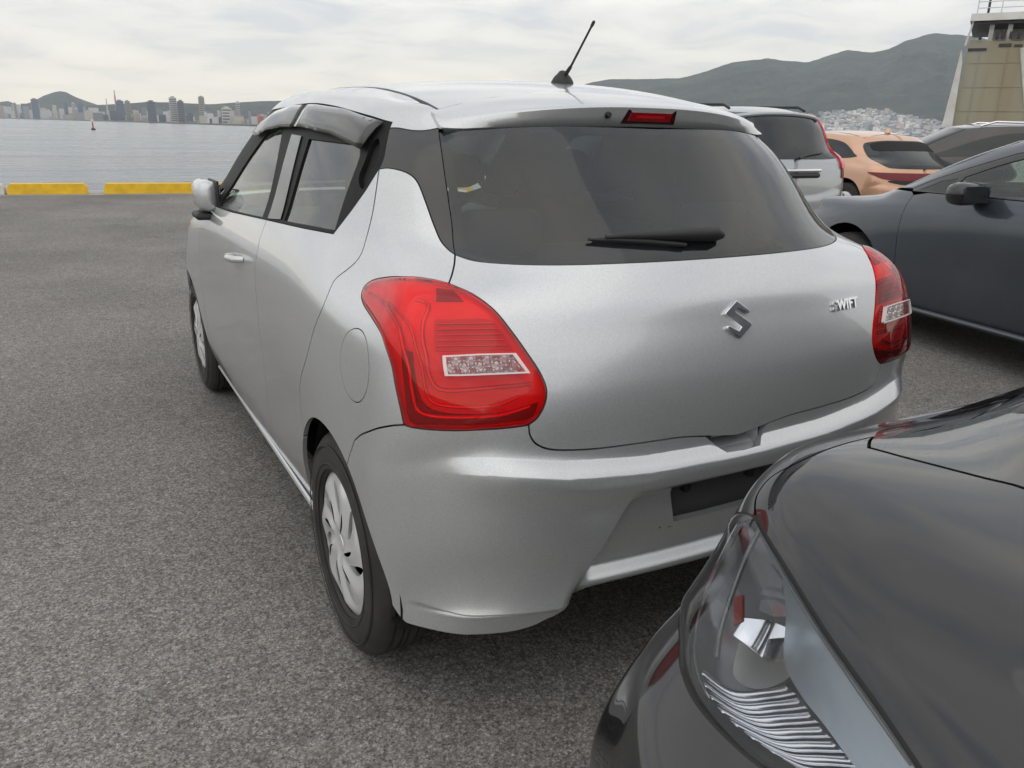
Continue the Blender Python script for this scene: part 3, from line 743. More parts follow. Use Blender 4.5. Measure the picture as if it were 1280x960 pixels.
    # sill strip, exhaust, mud parts
    for sx in (-1, 1):
        m = MB(); m.tube([(sx*.785, y, .222) for y in (.97, 1.4, 2.0, 2.68)], .010, 8); m.build('sill_strip', MAT['silver'], car)
    return car

def _after(DG, net, _, bw):
    P = net.ev(DG[:, 0], DG[:, 1]); k = np.where(P[:, 2] < bw[2]+.0)[0]; return int(k[0])
def _dedupe(a, e=1e-5):
    a = np.array(a, float); out = [a[0]]
    for p in a[1:]:
        if np.linalg.norm(p-out[-1]) > e: out.append(p)
    if np.linalg.norm(out[0]-out[-1]) < e: out.pop()
    return np.array(out)

def inner_shell(net, car, rearg, frontg, qtr, hole, lic, arch):
    for fl in (False, True):
        P = dict(flip=fl)
        out = np.array([(0, .3), (2.5, .3), (4.5, .5), (5.2, 1.0)]+[tuple(p) for p in arch(.60, .36, 165, 5, 24)]+[(9, .4), (11, .4)]+[tuple(p) for p in arch(3.05, .36, 178, 5, 24)]+[(14.6, .5), (17, .5), (17, 11.7), (14.2, 11.7), (13.2, 12.2), (13.2, 18.8), (4.5, 18.8), (3.2, 17.6), (0, 17.6)])
        hl = np.array([(0, p) for p in ()])
        h = np.array([p for p in hole if p[0] >= 0])
        h = h[np.argsort(h[:, 1])] if False else h
        # cut the back window out of the shell by building the shell in two pieces
        ymin = h[:, 1].min(); ymax = h[:, 1].max(); umax = h[:, 0].max()
        lowp = np.array([p for p in out if True])
        back = [(0, .3), (2.5, .3), (4.5, .5), (5.2, 1.0)]+[tuple(p) for p in arch(.60, .36, 165, 5, 24)]+[(9, .4), (11, .4)]+[tuple(p) for p in arch(3.05, .36, 178, 5, 24)]+[(14.6, .5), (17, .5), (17, 11.7), (14.2, 11.7), (13.2, 12.2), (13.2, 18.6), (4.5, 18.6), (umax+.15, 17.6)]+[(umax+.15, ymax), (umax+.1, ymin-.1), (0, ymin-.1)]
        panel('inner_shell', net, back, MAT['gap'], car, holes=[rearg, frontg, qtr], step=.25, off=-.016, offf=lambda u, v: np.where((v < 12.2) & (u < 7.5), -.075*np.clip((7.5-u)/1.2, 0, 1)*np.clip((12.2-v)/.5, 0, 1), 0.), gap=0, flange=0, hole_gap=-.004, **P)
    m = MB(); m.box((0, 1.9, .235), (1.40, 3.3, .03)); m.build('floor_pan', MAT['black_plastic'], car)

def interior(car):
    fab = MAT['fabric']
    def seat(x, y, w=.50):
        m = MB(); m.box((x, y+.28, .50), (w, .50, .16), bev=.05); m.box((x, y-.02, .80), (w, .13, .62), rx=.18, bev=.055, taper=.86)
        s = m.build('seat', fab, car)
        m = MB(); m.box((x, y-.13, 1.185), (.26, .10, .19), rx=.10, bev=.045); m.tube([(x-.05, y-.10, 1.05), (x-.05, y-.12, 1.14)], .006, 6); m.tube([(x+.05, y-.10, 1.05), (x+.05, y-.12, 1.14)], .006, 6); m.build('head_restraint', fab, s)
    seat(-.36, 1.62); seat(.36, 1.62)
    m = MB(); m.box((0, .98, .50), (1.24, .50, .18), bev=.05); m.box((0, .70, .79), (1.24, .13, .52), rx=.2, bev=.05); s = m.build('seat', fab, car)
    for x in (-.36, .36): MB().box((x, .60, 1.09), (.24, .09, .13), rx=.1, bev=.04).build('head_restraint', fab, s)
    m = MB(); m.box((0, 2.55, .80), (1.30, .50, .34), bev=.09); m.build('dashboard', MAT['plastic_grey'], car)
    m = MB(); m.lathe([(.175, -.014), (.19, 0), (.175, .014), (.16, 0)], (0, 0, 0), 'y', 36, closed=True)
    R = Matrix.Rotation(.5, 3, 'X'); m.V = [tuple(R @ Vector(v)+Vector((.36, 2.20, .90))) for v in m.V]; m.build('steering_wheel', MAT['black_plastic'], car)
    m = MB(); m.box((0, 2.28, 1.33), (.22, .03, .06), bev=.012); m.build('inner_mirror', MAT['black_plastic'], car)
    xs = np.linspace(-.5, .5, 15); ys = np.linspace(.66, 2.15, 20)
    V = [(x, y, float(zroof_s(x, y))-.035) for y in ys for x in xs]; F = [(j*15+i, j*15+i+1, (j+1)*15+i+1, (j+1)*15+i) for j in range(19) for i in range(14)]
    add('headliner', V, F, MAT['cream'], car)
    m = MB(); m.box((0, .42, .96), (1.10, .42, .02)); m.build('parcel_shelf', fab, car)
    for sx in (-1, 1):
        m = MB(); m.box((sx*.70, 1.72, .74), (.03, 1.9, .52), bev=.01); m.build('door_lining', MAT['plastic_grey'], car)

def tail_lamp(net, car, loop, px, fl):
    P = dict(flip=fl)
    sc = loop.mean(0)
    poly = loop
    def bulge(u, v):
        q = np.stack([np.ravel(u), np.ravel(v)], -1); d = dist_poly(q*[.6, 1], poly*[.6, 1]); ins = inpoly(q, poly)
        d = np.where(ins, d, 0); return (.010*(1-np.exp(-d/.10))).reshape(np.shape(u))
    rev = dense(px((555, 446), (598, 444), (640, 443), (648, 454), (657, 466), (607, 468), (558, 469), (556, 458)), 3, corner=[0, 2, 4, 6])
    base = panel('tail_lamp', net, loop, MAT['lamp_body'], car, gap=.002, step=.06, stepv=.05, off=-.008, flange=0, **P)
    panel('red_lens', net, loop, MAT['lamp_lens'], base, holes=[rev], gap=.0025, step=.05, stepv=.045, offf=bulge, flange=.012, hole_gap=0, **P)
    panel('lamp_rim', net, loop, MAT['lamp_dark'], base, holes=[inset(net, loop, .0022) if area(loop) > 0 else inset(net, loop[::-1], .0022)], gap=-.0005, hole_gap=0, step=.4, off=-.002, flange=.02, **P)
    rc_ = rev.mean(0)
    panel('reversing_lamp', net, rev, MAT['rev_lens'], base, gap=.001, step=.05, off=.013, flange=.004, **P)
    panel('lamp_frame', net, rc_+(rev-rc_)*1.05, MAT['rev_frame'], base, holes=[rc_+(rev-rc_)*np.array([.955, .89])], gap=0, hole_gap=0, step=.3, off=.0165, flange=.008, **P)
    panel('reversing_reflector', net, rev, MAT['rev_back'], base, gap=.001, step=.03, stepv=.02, off=-.004, flange=0, offf=lambda u, v: .006*np.sin(u*24)*np.sin(v*16), **P)
    # brake grid: small dark boxes in rows
    def strip(name, pts, rad, off, m_, par=base):
        a = dense(px(*pts), 4, closed=False); pos = net.ev(a[:, 0], a[:, 1])+net.nrm(a[:, 0], a[:, 1])*off
        if fl: pos = pos*[-1, 1, 1]
        mb = MB(); mb.tube([tuple(p) for p in pos], rad, 8); return mb.build(name, m_, par)
    grid = dense(px((543, 398), (600, 397), (618, 400), (630, 416), (643, 437), (590, 438), (545, 439), (543, 420)), 2, corner=[0, 4, 6])
    panel('brake_lamp_grid', net, grid, MAT['lamp_grid'], base, gap=0, step=.08, off=-.005, flange=.004, **P)
    for y, x1 in ((404, 619), (411, 624), (418, 629), (425, 633), (432, 637)):
        strip('reflector_bar', [(546, y), (580, y-.5), (x1, y-1)], .0022, -.003, MAT['lamp_red_in'])
    dk = dense(px((500, 436), (514, 440), (520, 485), (532, 508), (560, 517), (620, 517), (674, 503), (668, 520), (655, 526), (600, 532), (540, 532), (511, 528), (503, 480)), 3, corner=[0, 1, 6])
    panel('lamp_inner_band', net, dk, MAT['lamp_band'], base, gap=0, step=.1, off=-.0055, flange=.004, **P)
    tp_ = dense(px((545, 357), (566, 360), (580, 374), (545, 374)), 2, corner=[0, 1, 2, 3])
    panel('lamp_inner_patch', net, tp_, MAT['lamp_band'], base, gap=0, step=.1, off=-.0055, flange=.004, **P)
    # light guides sweeping round the outside
    for k, (r_, o_) in enumerate(((.0045, -.002), (.0035, -.004))):
        d = k*16
        strip('light_guide', [(462+d*1.3, 366+d*.6), (480+d*1.1, 380+d*.6), (498+d, 410+d*.2), (508+d, 450), (515+d, 490-d*.2), (524+d*1.1, 515-d*.7), (560+d, 522-d*.8), (620, 520-d*.8), (662-d*.8, 508-d*.8)], r_, o_, MAT['lamp_red_in'])
    strip('light_guide', [(520, 372), (535, 378), (529, 400), (531, 440), (536, 470), (550, 487), (600, 486), (664, 480)], .005, -.006, MAT['lamp_red_in'])

def badge(net, px, par):
    def P(x, z, off):
        uv = net.rear(x, z); return Vector(net.ev([uv[0]], [uv[1]])[0]+net.nrm([uv[0]], [uv[1]])[0]*off)
    cx, cz = 0.0, .921
    c0 = on(928, 402, 0, 0.0); cz = float(c0[2])
    # angular S emblem, drawn on a unit square and laid on the tailgate
    Sh = [(.10, 1.0), (.98, .52), (.98, .40), (.78, .40), (.30, .66), (.22, .62), (.98, .18), (.98, -.12), (-.10, -1.0), (-.98, -.52), (-.98, -.40), (-.78, -.40), (-.30, -.66), (-.22, -.62), (-.98, -.18), (-.98, .12)]
    Sh = [(.08, 1.0), (.95, .44), (.95, .26), (.72, .26), (.12, .56), (-.10, .42), (.95, -.26), (.95, -.42), (-.08, -1.0), (-.95, -.44), (-.95, -.26), (-.72, -.26), (-.12, -.56), (.10, -.42), (-.95, .30), (-.95, .42)]
    def lay(poly, name, w, h, ox, oz, m_, t=.005, parent=par):
        cu = bpy.data.curves.new(name, 'CURVE'); cu.dimensions = '2D'; cu.fill_mode = 'BOTH'; cu.extrude = t*.5; cu.bevel_depth = .0016; cu.bevel_resolution = 2; cu.offset = -.0024
        sp = cu.splines.new('POLY'); sp.points.add(len(poly)-1); sp.use_cyclic_u = True
        for q, (x, z) in zip(sp.points, poly): q.co = (x*w, z*h, 0, 1)
        to = bpy.data.objects.new(name, cu); COL.objects.link(to); bpy.context.view_layer.update()
        me = bpy.data.meshes.new_from_object(to.evaluated_get(bpy.context.evaluated_depsgraph_get())); bpy.data.objects.remove(to)
        for v in me.vertices: v.co = P(ox+v.co.x, oz+v.co.y, t*.5+v.co.z)
        me.name = name; me.materials.clear(); return link(name, me, m_, parent)
    lay(Sh, 'maker_emblem', .040, .042, 0, cz, MAT['chrome'], .007)
    # model name at the right, small raised chrome letters
    cu = bpy.data.curves.new('letters', 'FONT'); cu.body = 'SWIFT'; cu.size = .042; cu.extrude = .0022; cu.bevel_depth = .0004; cu.shear = .15; cu.space_character = 1.12; cu.offset = .0014
    to = bpy.data.objects.new('letters', cu); COL.objects.link(to); bpy.context.view_layer.update()
    me = bpy.data.meshes.new_from_object(to.evaluated_get(bpy.context.evaluated_depsgraph_get())); bpy.data.objects.remove(to)
    a = on(1043, 384, 1, .10); xs = [v.co.x for v in me.vertices]; w = max(xs)-min(xs)
    x0 = a[0]; z0 = a[2]-.012; scale = .115/w
    for v in me.vertices:
        q = P(x0+(v.co.x-min(xs))*scale, z0+v.co.y*.80, .003+v.co.z); v.co = q
    me.name = 'model_name'; link('model_name', me, MAT['chrome'], par)

def visors(net, px, car, fl, top):
    def pt(p, off):
        uv = px(p)[0]; q = net.ev([uv[0]], [uv[1]])[0]+net.nrm([uv[0]], [uv[1]])[0]*off; return q*([-1, 1, 1] if fl else [1, 1, 1])
    def yzp(y, z, off):
        uv = net.side(y, z); q = net.ev([uv[0]], [uv[1]])[0]+net.nrm([uv[0]], [uv[1]])[0]*off; return q*([-1, 1, 1] if fl else [1, 1, 1])
    def visor(ys, drop):
        V = []; F = []
        n = len(ys)
        for i, y in enumerate(ys):
            zt = top(y)-.004; d = drop(y)
            a = [yzp(y, zt, .002), yzp(y, zt-d*.3, .007), yzp(y, zt-d*.65, .010), yzp(y, zt-d, .012)]
            V += a
        for i in range(n-1):
            for j in range(3): F.append((i*4+j, i*4+j+1, (i+1)*4+j+1, (i+1)*4+j))
        me = mesh('window_visor', V, F); o = link('window_visor', me, MAT['visor'], car)
        md = o.modifiers.new('t', 'SOLIDIFY'); md.thickness = .003; return o
    visor(np.linspace(tp_y(net, px), 1.405, 16), lambda y: .070)
    visor(np.linspace(1.42, 2.08, 18), lambda y: .072*min(1, (2.14-y)/.22+.3))
def tp_y(net, px):
    uv = px((488, 158))[0]; return float(net.ev([uv[0]], [uv[1]])[0][1])+.03

def wheel(car, c, sx):
    """tyre, rim and seven-slot wheel cover; built once round the x axis, outer face to -x"""
    w = MB()
    prof = [(.190, -.070), (.200, -.082), (.225, -.0855), (.255, -.083), (.278, -.076), (.290, -.066), (.2975, -.052)]
    tread = []
    for x in (-.052, -.033, -.031, -.012, -.010, .010, .012, .031, .033, .052):
        tread.append((.2985, x))
    t2 = [(.2985, -.050), (.299, -.036), (.292, -.034), (.292, -.030), (.300, -.028), (.300, -.012), (.292, -.010), (.292, -.006), (.300, -.004), (.300, .004), (.292, .006), (.292, .010), (.300, .012), (.300, .028), (.292, .030), (.292, .034), (.299, .036), (.2985, .050)]
    prof += t2+[(.290, .066), (.278, .076), (.225, .0855), (.19, .07)]
    w.lathe(prof, (0, 0, 0), 'x', 96)
    root = empty('wheel', c); root.parent = car
    if sx > 0: root.rotation_euler = (0, 0, PI)
    ty = w.build('tyre', MAT['tyre'], root)
    m = MB()   # raised sidewall ribs
    for r in (.262, .215): m.lathe([(r-.003, -.0845), (r, -.0868), (r+.003, -.0840)], (0, 0, 0), 'x', 96)
    m.build('sidewall_rib', MAT['tyre'], ty)
    m = MB(); m.lathe([(.193, -.066), (.197, -.080), (.200, -.082), (.192, -.060), (.186, .02), (.12, .03), (0, .03)], (0, 0, 0), 'x', 72); m.build('rim', MAT['gap'], root)
    # wheel cover: a dish in local (x=-Y.., y=Z) plane
    f = lambda r: .078-.010*np.clip((r-.15)/.045, 0, 1)**2+.004*np.cos(np.clip(r/.19, 0, 1)*PI)-.010*np.exp(-(r/.03)**2)
    def H(x, y):
        r = np.hypot(x, y); a = np.arctan2(y, x); sw = a-(r-.05)*4.2
        wv = np.cos(sw*7)*.5+.5
        return f(r)+.008*(wv**1.3)*np.clip((r-.035)/.03, 0, 1)*np.clip((.19-r)/.03, 0, 1)
    surf = Height(lambda x, y: H(x, y))
    out = [(.193*math.cos(a), .193*math.sin(a)) for a in np.linspace(0, 2*PI, 96, endpoint=False)]
    holes = []
    for k in range(7):
        for (r0, r1, wd, da) in ((.082, .170, .20, 0.0), (.055, .118, .12, .44)):
            a0 = 2*PI*k/7+PI/7+da; lp = []
            n = 10
            for i in range(n+1):
                r = r0+(r1-r0)*i/n; a = a0+(r-.05)*4.2; wdt = wd*(math.sin(PI*min(1, max(.0, i/n)))**.6)*(1.15-.2*i/n)+.012
                lp.append((r, a+wdt*.5))
            L2 = [(r, a-(a-(a0+(r-.05)*4.2))*2) for r, a in lp][::-1]
            holes.append(np.array([(r*math.cos(a), r*math.sin(a)) for r, a in lp+L2]))
    o = panel('wheel_cover', surf, np.array(out), MAT['wheel_silver'], root, holes=holes, gap=0, hole_gap=0, step=.006, flange=.012)
    o.rotation_euler = Matrix(((0, 0, -1), (-1, 0, 0), (0, 1, 0))).to_euler()
    c_ = add_disc(root)
def add_disc(root):
    m = MB(); m.lathe([(0, -.078), (.022, -.078), (.026, -.072)], (0, 0, 0), 'x', 28); return m.build('hub_cap', MAT['wheel_silver'], root)

MAT['matte_black'] = mat('matte_black_trim', (.012, .012, .012), .55, spec=.15)
MAT['lamp_red'] = mat('lamp_red', (.20, .003, .005), .12, coat=1)
MAT['lamp_bright'] = mat('lamp_bright', (.40, .008, .012), .2, coat=1)
MAT['lamp_dark'] = mat('lamp_dark', (.03, .001, .002), .2, coat=1)
MAT['lamp_body'] = mat('lamp_body', (.95, .50, .50), .45)
MAT['lamp_band'] = mat('lamp_band', (.30, .06, .06), .3)
MAT['lamp_red_in'] = mat('lamp_red_in', (.80, .55, .55), .2, .6)
MAT['lamp_grid'] = mat('lamp_grid', (.50, .32, .32), .3, .5)
MAT['lamp_lens'] = glass('red_lens', (1.0, .03, .06), 1.0, film=.25, ior=1.5)
MAT['rev_lens'] = glass('clear_lens', (.95, .95, .95), .95)
MAT['rev_frame'] = mat('pale_frame', (.80, .66, .66), .25, coat=.8)
MAT['rev_back'] = mat('lamp_reflector', (.85, .84, .85), .22, .75)
MAT['visor'] = glass('smoked_visor', (.8, .82, .85), .62)
MAT['glass_rear_side'] = glass('rear_side_glass', (.8, .92, .90), .45)
MAT['tyre'] = mat('tyre_rubber', (.022, .021, .020), .75, bump=(500, .25, .0006), vary=(14, (.040, .036, .032)))
# ================================================================ ground, quay, water
def asphalt():
    m = mat('asphalt', (.16, .155, .15), .88, spec=.35); nt = m.node_tree; b = nt.nodes['Principled BSDF']; N = nt.nodes.new; L = nt.links.new
    tc = N('ShaderNodeTexCoord'); O = tc.outputs['Object']
    v = N('ShaderNodeTexVoronoi'); v.inputs['Scale'].default_value = 250; L(O, v.inputs['Vector'])
    v2 = N('ShaderNodeTexVoronoi'); v2.inputs['Scale'].default_value = 88; L(O, v2.inputs['Vector'])
    sp = N('ShaderNodeSeparateColor'); L(v.outputs['Color'], sp.inputs[0])
    sp2 = N('ShaderNodeSeparateColor'); L(v2.outputs['Color'], sp2.inputs[0])
    cr = N('ShaderNodeValToRGB'); e = cr.color_ramp.elements
    e[0].position = 0; e[0].color = (.098, .093, .085, 1); e[1].position = 1; e[1].color = (.42, .40, .37, 1)
    for p, c in ((.25, (.180, .172, .158, 1)), (.6, (.235, .225, .207, 1)), (.88, (.305, .292, .268, 1)), (.96, (.345, .33, .305, 1))):
        q = e.new(p); q.color = c
    L(sp.outputs[0], cr.inputs[0])
    # the odd reddish or bluish stone
    hs = N('ShaderNodeMix'); hs.data_type = 'RGBA'; hs.blend_type = 'MIX'; L(cr.outputs[0], hs.inputs['A']); hs.inputs['B'].default_value = (.24, .15, .10, 1)
    g = N('ShaderNodeMath'); g.operation = 'GREATER_THAN'; g.inputs[1].default_value = .975; L(sp2.outputs[1], g.inputs[0])
    g2 = N('ShaderNodeMath'); g2.operation = 'MULTIPLY'; g2.inputs[1].default_value = .28; L(g.outputs[0], g2.inputs[0]); L(g2.outputs[0], hs.inputs['Factor'])
    # binder darker between the stones, wide worn patches
    mr = N('ShaderNodeMapRange'); mr.inputs['From Min'].default_value = .25; mr.inputs['From Max'].default_value = .75; mr.inputs['To Min'].default_value = 1.08; mr.inputs['To Max'].default_value = .62
    L(v2.outputs['Distance'], mr.inputs['Value'])
    n1 = N('ShaderNodeTexNoise'); n1.inputs['Scale'].default_value = .55; n1.inputs['Detail'].default_value = 10; n1.inputs['Roughness'].default_value = .62; L(O, n1.inputs['Vector'])
    m1 = N('ShaderNodeMapRange'); m1.inputs['From Min'].default_value = .3; m1.inputs['From Max'].default_value = .7; m1.inputs['To Min'].default_value = .76; m1.inputs['To Max'].default_value = 1.24; L(n1.outputs['Fac'], m1.inputs['Value'])
    n2 = N('ShaderNodeTexNoise'); n2.inputs['Scale'].default_value = 22; n2.inputs['Detail'].default_value = 5; L(O, n2.inputs['Vector'])
    m2 = N('ShaderNodeMapRange'); m2.inputs['From Min'].default_value = .3; m2.inputs['From Max'].default_value = .7; m2.inputs['To Min'].default_value = .84; m2.inputs['To Max'].default_value = 1.14; L(n2.outputs['Fac'], m2.inputs['Value'])
    n5 = N('ShaderNodeTexNoise'); n5.inputs['Scale'].default_value = 2.3; n5.inputs['Detail'].default_value = 6; n5.inputs['Distortion'].default_value = 1.2; L(O, n5.inputs['Vector'])
    m5 = N('ShaderNodeMapRange'); m5.inputs['From Min'].default_value = .60; m5.inputs['From Max'].default_value = .72; m5.inputs['To Min'].default_value = 1; m5.inputs['To Max'].default_value = .80; L(n5.outputs['Fac'], m5.inputs['Value'])
    a5 = N('ShaderNodeMath'); a5.operation = 'MULTIPLY'; L(mr.outputs[0], a5.inputs[0]); L(m5.outputs[0], a5.inputs[1])
    a = N('ShaderNodeMath'); a.operation = 'MULTIPLY'; L(a5.outputs[0], a.inputs[0]); L(m1.outputs[0], a.inputs[1])
    a2 = N('ShaderNodeMath'); a2.operation = 'MULTIPLY'; L(a.outputs[0], a2.inputs[0]); L(m2.outputs[0], a2.inputs[1])
    hv = N('ShaderNodeHueSaturation'); hv.inputs['Saturation'].default_value = .85; L(hs.outputs['Result'], hv.inputs['Color']); L(a2.outputs[0], hv.inputs['Value'])
    L(hv.outputs[0], b.inputs['Base Color'])
    n3 = N('ShaderNodeTexNoise'); n3.inputs['Scale'].default_value = 170; n3.inputs['Detail'].default_value = 6; L(O, n3.inputs['Vector'])
    ad = N('ShaderNodeMath'); ad.operation = 'ADD'; L(n3.outputs['Fac'], ad.inputs[0]); L(sp.outputs[2], ad.inputs[1])
    s2 = N('ShaderNodeMath'); s2.operation = 'SUBTRACT'; L(ad.outputs[0], s2.inputs[0]); L(v2.outputs['Distance'], s2.inputs[1])
    bp = N('ShaderNodeBump'); bp.inputs['Strength'].default_value = .42; bp.inputs['Distance'].default_value = .0025; L(s2.outputs[0], bp.inputs['Height']); L(bp.outputs[0], b.inputs['Normal'])
    return m
def water_mat():
    m = mat('sea_water', (.21, .235, .255), .16, spec=.5, ior=1.33); nt = m.node_tree; b = nt.nodes['Principled BSDF']; N = nt.nodes.new; L = nt.links.new
    tc = N('ShaderNodeTexCoord'); mp = N('ShaderNodeMapping'); mp.inputs['Rotation'].default_value = (0, 0, -.4); mp.inputs['Scale'].default_value = (.35, 1.0, 1); L(tc.outputs['Object'], mp.inputs[0])
    n = N('ShaderNodeTexNoise'); n.inputs['Scale'].default_value = .55; n.inputs['Detail'].default_value = 10; n.inputs['Roughness'].default_value = .6; L(mp.outputs[0], n.inputs['Vector'])
    n2 = N('ShaderNodeTexNoise'); n2.inputs['Scale'].default_value = .05; n2.inputs['Detail'].default_value = 5; L(mp.outputs[0], n2.inputs['Vector'])
    bp = N('ShaderNodeBump'); bp.inputs['Strength'].default_value = 1; bp.inputs['Distance'].default_value = .75; L(n.outputs['Fac'], bp.inputs['Height'])
    bp2 = N('ShaderNodeBump'); bp2.inputs['Strength'].default_value = 1; bp2.inputs['Distance'].default_value = .8; L(n2.outputs['Fac'], bp2.inputs['Height']); L(bp.outputs[0], bp2.inputs['Normal'])
    L(bp2.outputs[0], b.inputs['Normal'])
    rr = N('ShaderNodeMapRange'); rr.inputs['From Min'].default_value = .35; rr.inputs['From Max'].default_value = .65; rr.inputs['To Min'].default_value = .06; rr.inputs['To Max'].default_value = .32
    mp3 = N('ShaderNodeMapping'); mp3.inputs['Rotation'].default_value = (0, 0, .13); mp3.inputs['Scale'].default_value = (.02, .35, 1); L(tc.outputs['Object'], mp3.inputs[0])
    n3 = N('ShaderNodeTexNoise'); n3.inputs['Scale'].default_value = .7; n3.inputs['Detail'].default_value = 7; L(mp3.outputs[0], n3.inputs['Vector']); L(n3.outputs['Fac'], rr.inputs['Value']); L(rr.outputs[0], b.inputs['Roughness'])
    return m
def concrete(name, c):
    return mat(name, c, .85, vary=(1.3, tuple(x*.72 for x in c)), bump=(60, .3, .004))

QA = np.array([-2.37, 16.05]); QD = np.array([3.337, -.43]); QD = QD/np.linalg.norm(QD); QN = np.array([-QD[1], QD[0]])
def qp(a, b, z): p = QA+QD*a+QN*b; return (p[0], p[1], z)
WZ = -2.3
def build_ground():
    ring = [qp(-400, .62, 0), qp(400, .62, 0), (400, -300, 0), (-400, -300, 0)]
    # top sheet of the pier
    V = []; F = []
    V = [qp(-400, .0, 0), qp(400, .0, 0), (420, -300, 0), (-420, -300, 0)]
    add('ground', V, [(0, 3, 2, 1)], asphalt(), None, smooth=False, kind='structure')
    m = MB(); a, b = -400, 400
    P = [qp(a, 0, .006), qp(b, 0, .006), qp(b, .62, .006), qp(a, .62, .006)]
    m.prism(P, (0, 0, 0), (0, 0, -5)); m.build('quay_edge', concrete('quay_concrete', (.36, .35, .33)), None, kind='structure')
    # kerb bars on the quay edge
    yel = mat('kerb_yellow', (.86, .54, .02), .6, vary=(6, (.70, .42, .02)), bump=(40, .3, .003)); wht = mat('kerb_white', (.66, .66, .64), .6, vary=(6, (.5, .5, .48)))
    foot = concrete('kerb_foot', (.40, .40, .38))
    def acoord(px): 
        d = ray(px, 240); # meet the vertical plane of the bars' front face
        n = QN; t = (np.dot(QA-CAM[:2], n)+.16)/np.dot(d[:2], n); p = CAM+d*t; return float(np.dot(p[:2]-QA, QD))
    a0, a1, b0 = acoord(9), acoord(109), acoord(130)
    Lb = 2.25; gap = b0-a1
    spans = [(a0, a1, yel, 'leftmost yellow kerb bar, beside the white one')]
    x = b0; k = 0
    words = ['yellow kerb bar right of the gap, running behind the door mirror', 'yellow kerb bar on the quay edge hidden beyond the parked cars']
    while k < 7:
        spans.append((x, x+Lb, yel, words[min(k, 1)])); x += Lb+gap; k += 1
    x = a0-.05; spans.append((x-1.9, x, wht, 'white kerb bar cut by the left picture edge on the quay'))
    spans = spans[:2]+spans[-1:]+spans[2:4]      # two more run on behind the hatchback
    for a, b, mm, lab in spans:
        P = []; h = .20; c = .05
        for s_, z in ((a, .01), (a, h-c*1.6), (a+c, h), (b-c, h), (b, h-c*1.6), (b, .01)): P.append(qp(s_, .16, z))
        m = MB(); m.prism(P, (0, 0, 0), (QN[0]*.24, QN[1]*.24, 0)); o = m.build('kerb_bar', mm, None, label=lab, cat='kerb', group='kerb bars along the quay edge')
        m = MB(); P = [qp(s_, .14, .014) for s_ in (a+.05, b-.05)]+[qp(s_, .42, .014) for s_ in (b-.05, a+.05)]
        m.prism(P, (0, 0, 0), (0, 0, -.007)); m.build('kerb_foot', foot, o)
    V = [(-30000, -2000, WZ), (30000, -2000, WZ), (30000, 30000, WZ), (-30000, 30000, WZ)]
    add('water', V, [(0, 1, 2, 3)], water_mat(), None, smooth=False, kind='structure')

# ================================================================ far shore
def azr(px, py=150):
    d = ray(px, py); return math.atan2(d[0], d[1]), d[2]/math.hypot(d[0], d[1])
def noise1(x, seed=0): 
    r = 0; 
    for k in range(5): r += math.sin(x*(1.7**k)*1.0+seed*3.1+k*1.3)*(.6**k)
    return r/2.2
def hill(name, prof, r0, r1, r2, m, n=220, rough=.10, lab=None, seed=1, rows=26):
    """prof: ridge line in picture points; r0 foot, r1 crest, r2 back distance"""
    az = []; el = []
    for px, py in prof:
        a, e = azr(px, py); az.append(a); el.append(e)
    A = np.linspace(az[0], az[-1], n); V = []; F = []
    E = np.interp(A, az, el)
    from mathutils import noise as mn
    for j in range(rows+1):
        t = j/rows
        for i, a in enumerate(A):
            r = r0+(r1-r0)*t/.7 if t < .7 else r1+(r2-r1)*(t-.7)/.3
            zc = CAM[2]+E[i]*r1
            x, y = math.sin(a)*r, math.cos(a)*r
            g = (min(t/.7, 1)**1.3) if t < .7 else max(0, 1-(t-.7)/.3*1.0)
            s = 1/(r1*.07); nz = mn.fractal(Vector((x*s, y*s, seed)), .8, 2.1, 6)
            rid = 1-abs(mn.fractal(Vector((x*s*1.7, y*s*.8, seed+7)), .8, 2.1, 5))
            damp = math.sin(PI*min(1, t/.7)) if t < .7 else 0
            z = WZ-4+(zc-WZ+4)*g*(1+rough*(nz*1.2+(rid-.75)*1.4)*damp)
            z += (zc-WZ)*.009*mn.fractal(Vector((x*s*6, y*s*6, 3)), .8, 2.1, 3)*min(1, t*3)
            V.append((x+CAM[0], y+CAM[1], z))
    for j in range(rows):
        for i in range(n-1): F.append((j*n+i, j*n+i+1, (j+1)*n+i+1, (j+1)*n+i))
    return add(name, V, F, m, None, kind='structure')
def wood_mat(name, c1, c2, sc):
    m = mat(name, c1, .95, spec=.1); nt = m.node_tree; b = nt.nodes['Principled BSDF']; N = nt.nodes.new; L = nt.links.new
    tc = N('ShaderNodeTexCoord'); n = N('ShaderNodeTexNoise'); n.inputs['Scale'].default_value = sc; n.inputs['Detail'].default_value = 9; n.inputs['Roughness'].default_value = .7; L(tc.outputs['Object'], n.inputs['Vector'])
    cr = N('ShaderNodeValToRGB'); cr.color_ramp.elements[0].position = .35; cr.color_ramp.elements[0].color = (*c1, 1); cr.color_ramp.elements[1].position = .68; cr.color_ramp.elements[1].color = (*c2, 1); L(n.outputs['Fac'], cr.inputs[0]); L(cr.outputs[0], b.inputs['Base Color'])
    v = N('ShaderNodeTexVoronoi'); v.inputs['Scale'].default_value = sc*9; L(tc.outputs['Object'], v.inputs['Vector'])
    bp = N('ShaderNodeBump'); bp.inputs['Strength'].default_value = 1; bp.inputs['Distance'].default_value = .25/sc; L(n.outputs['Fac'], bp.inputs['Height']); L(bp.outputs[0], b.inputs['Normal'])
    return m

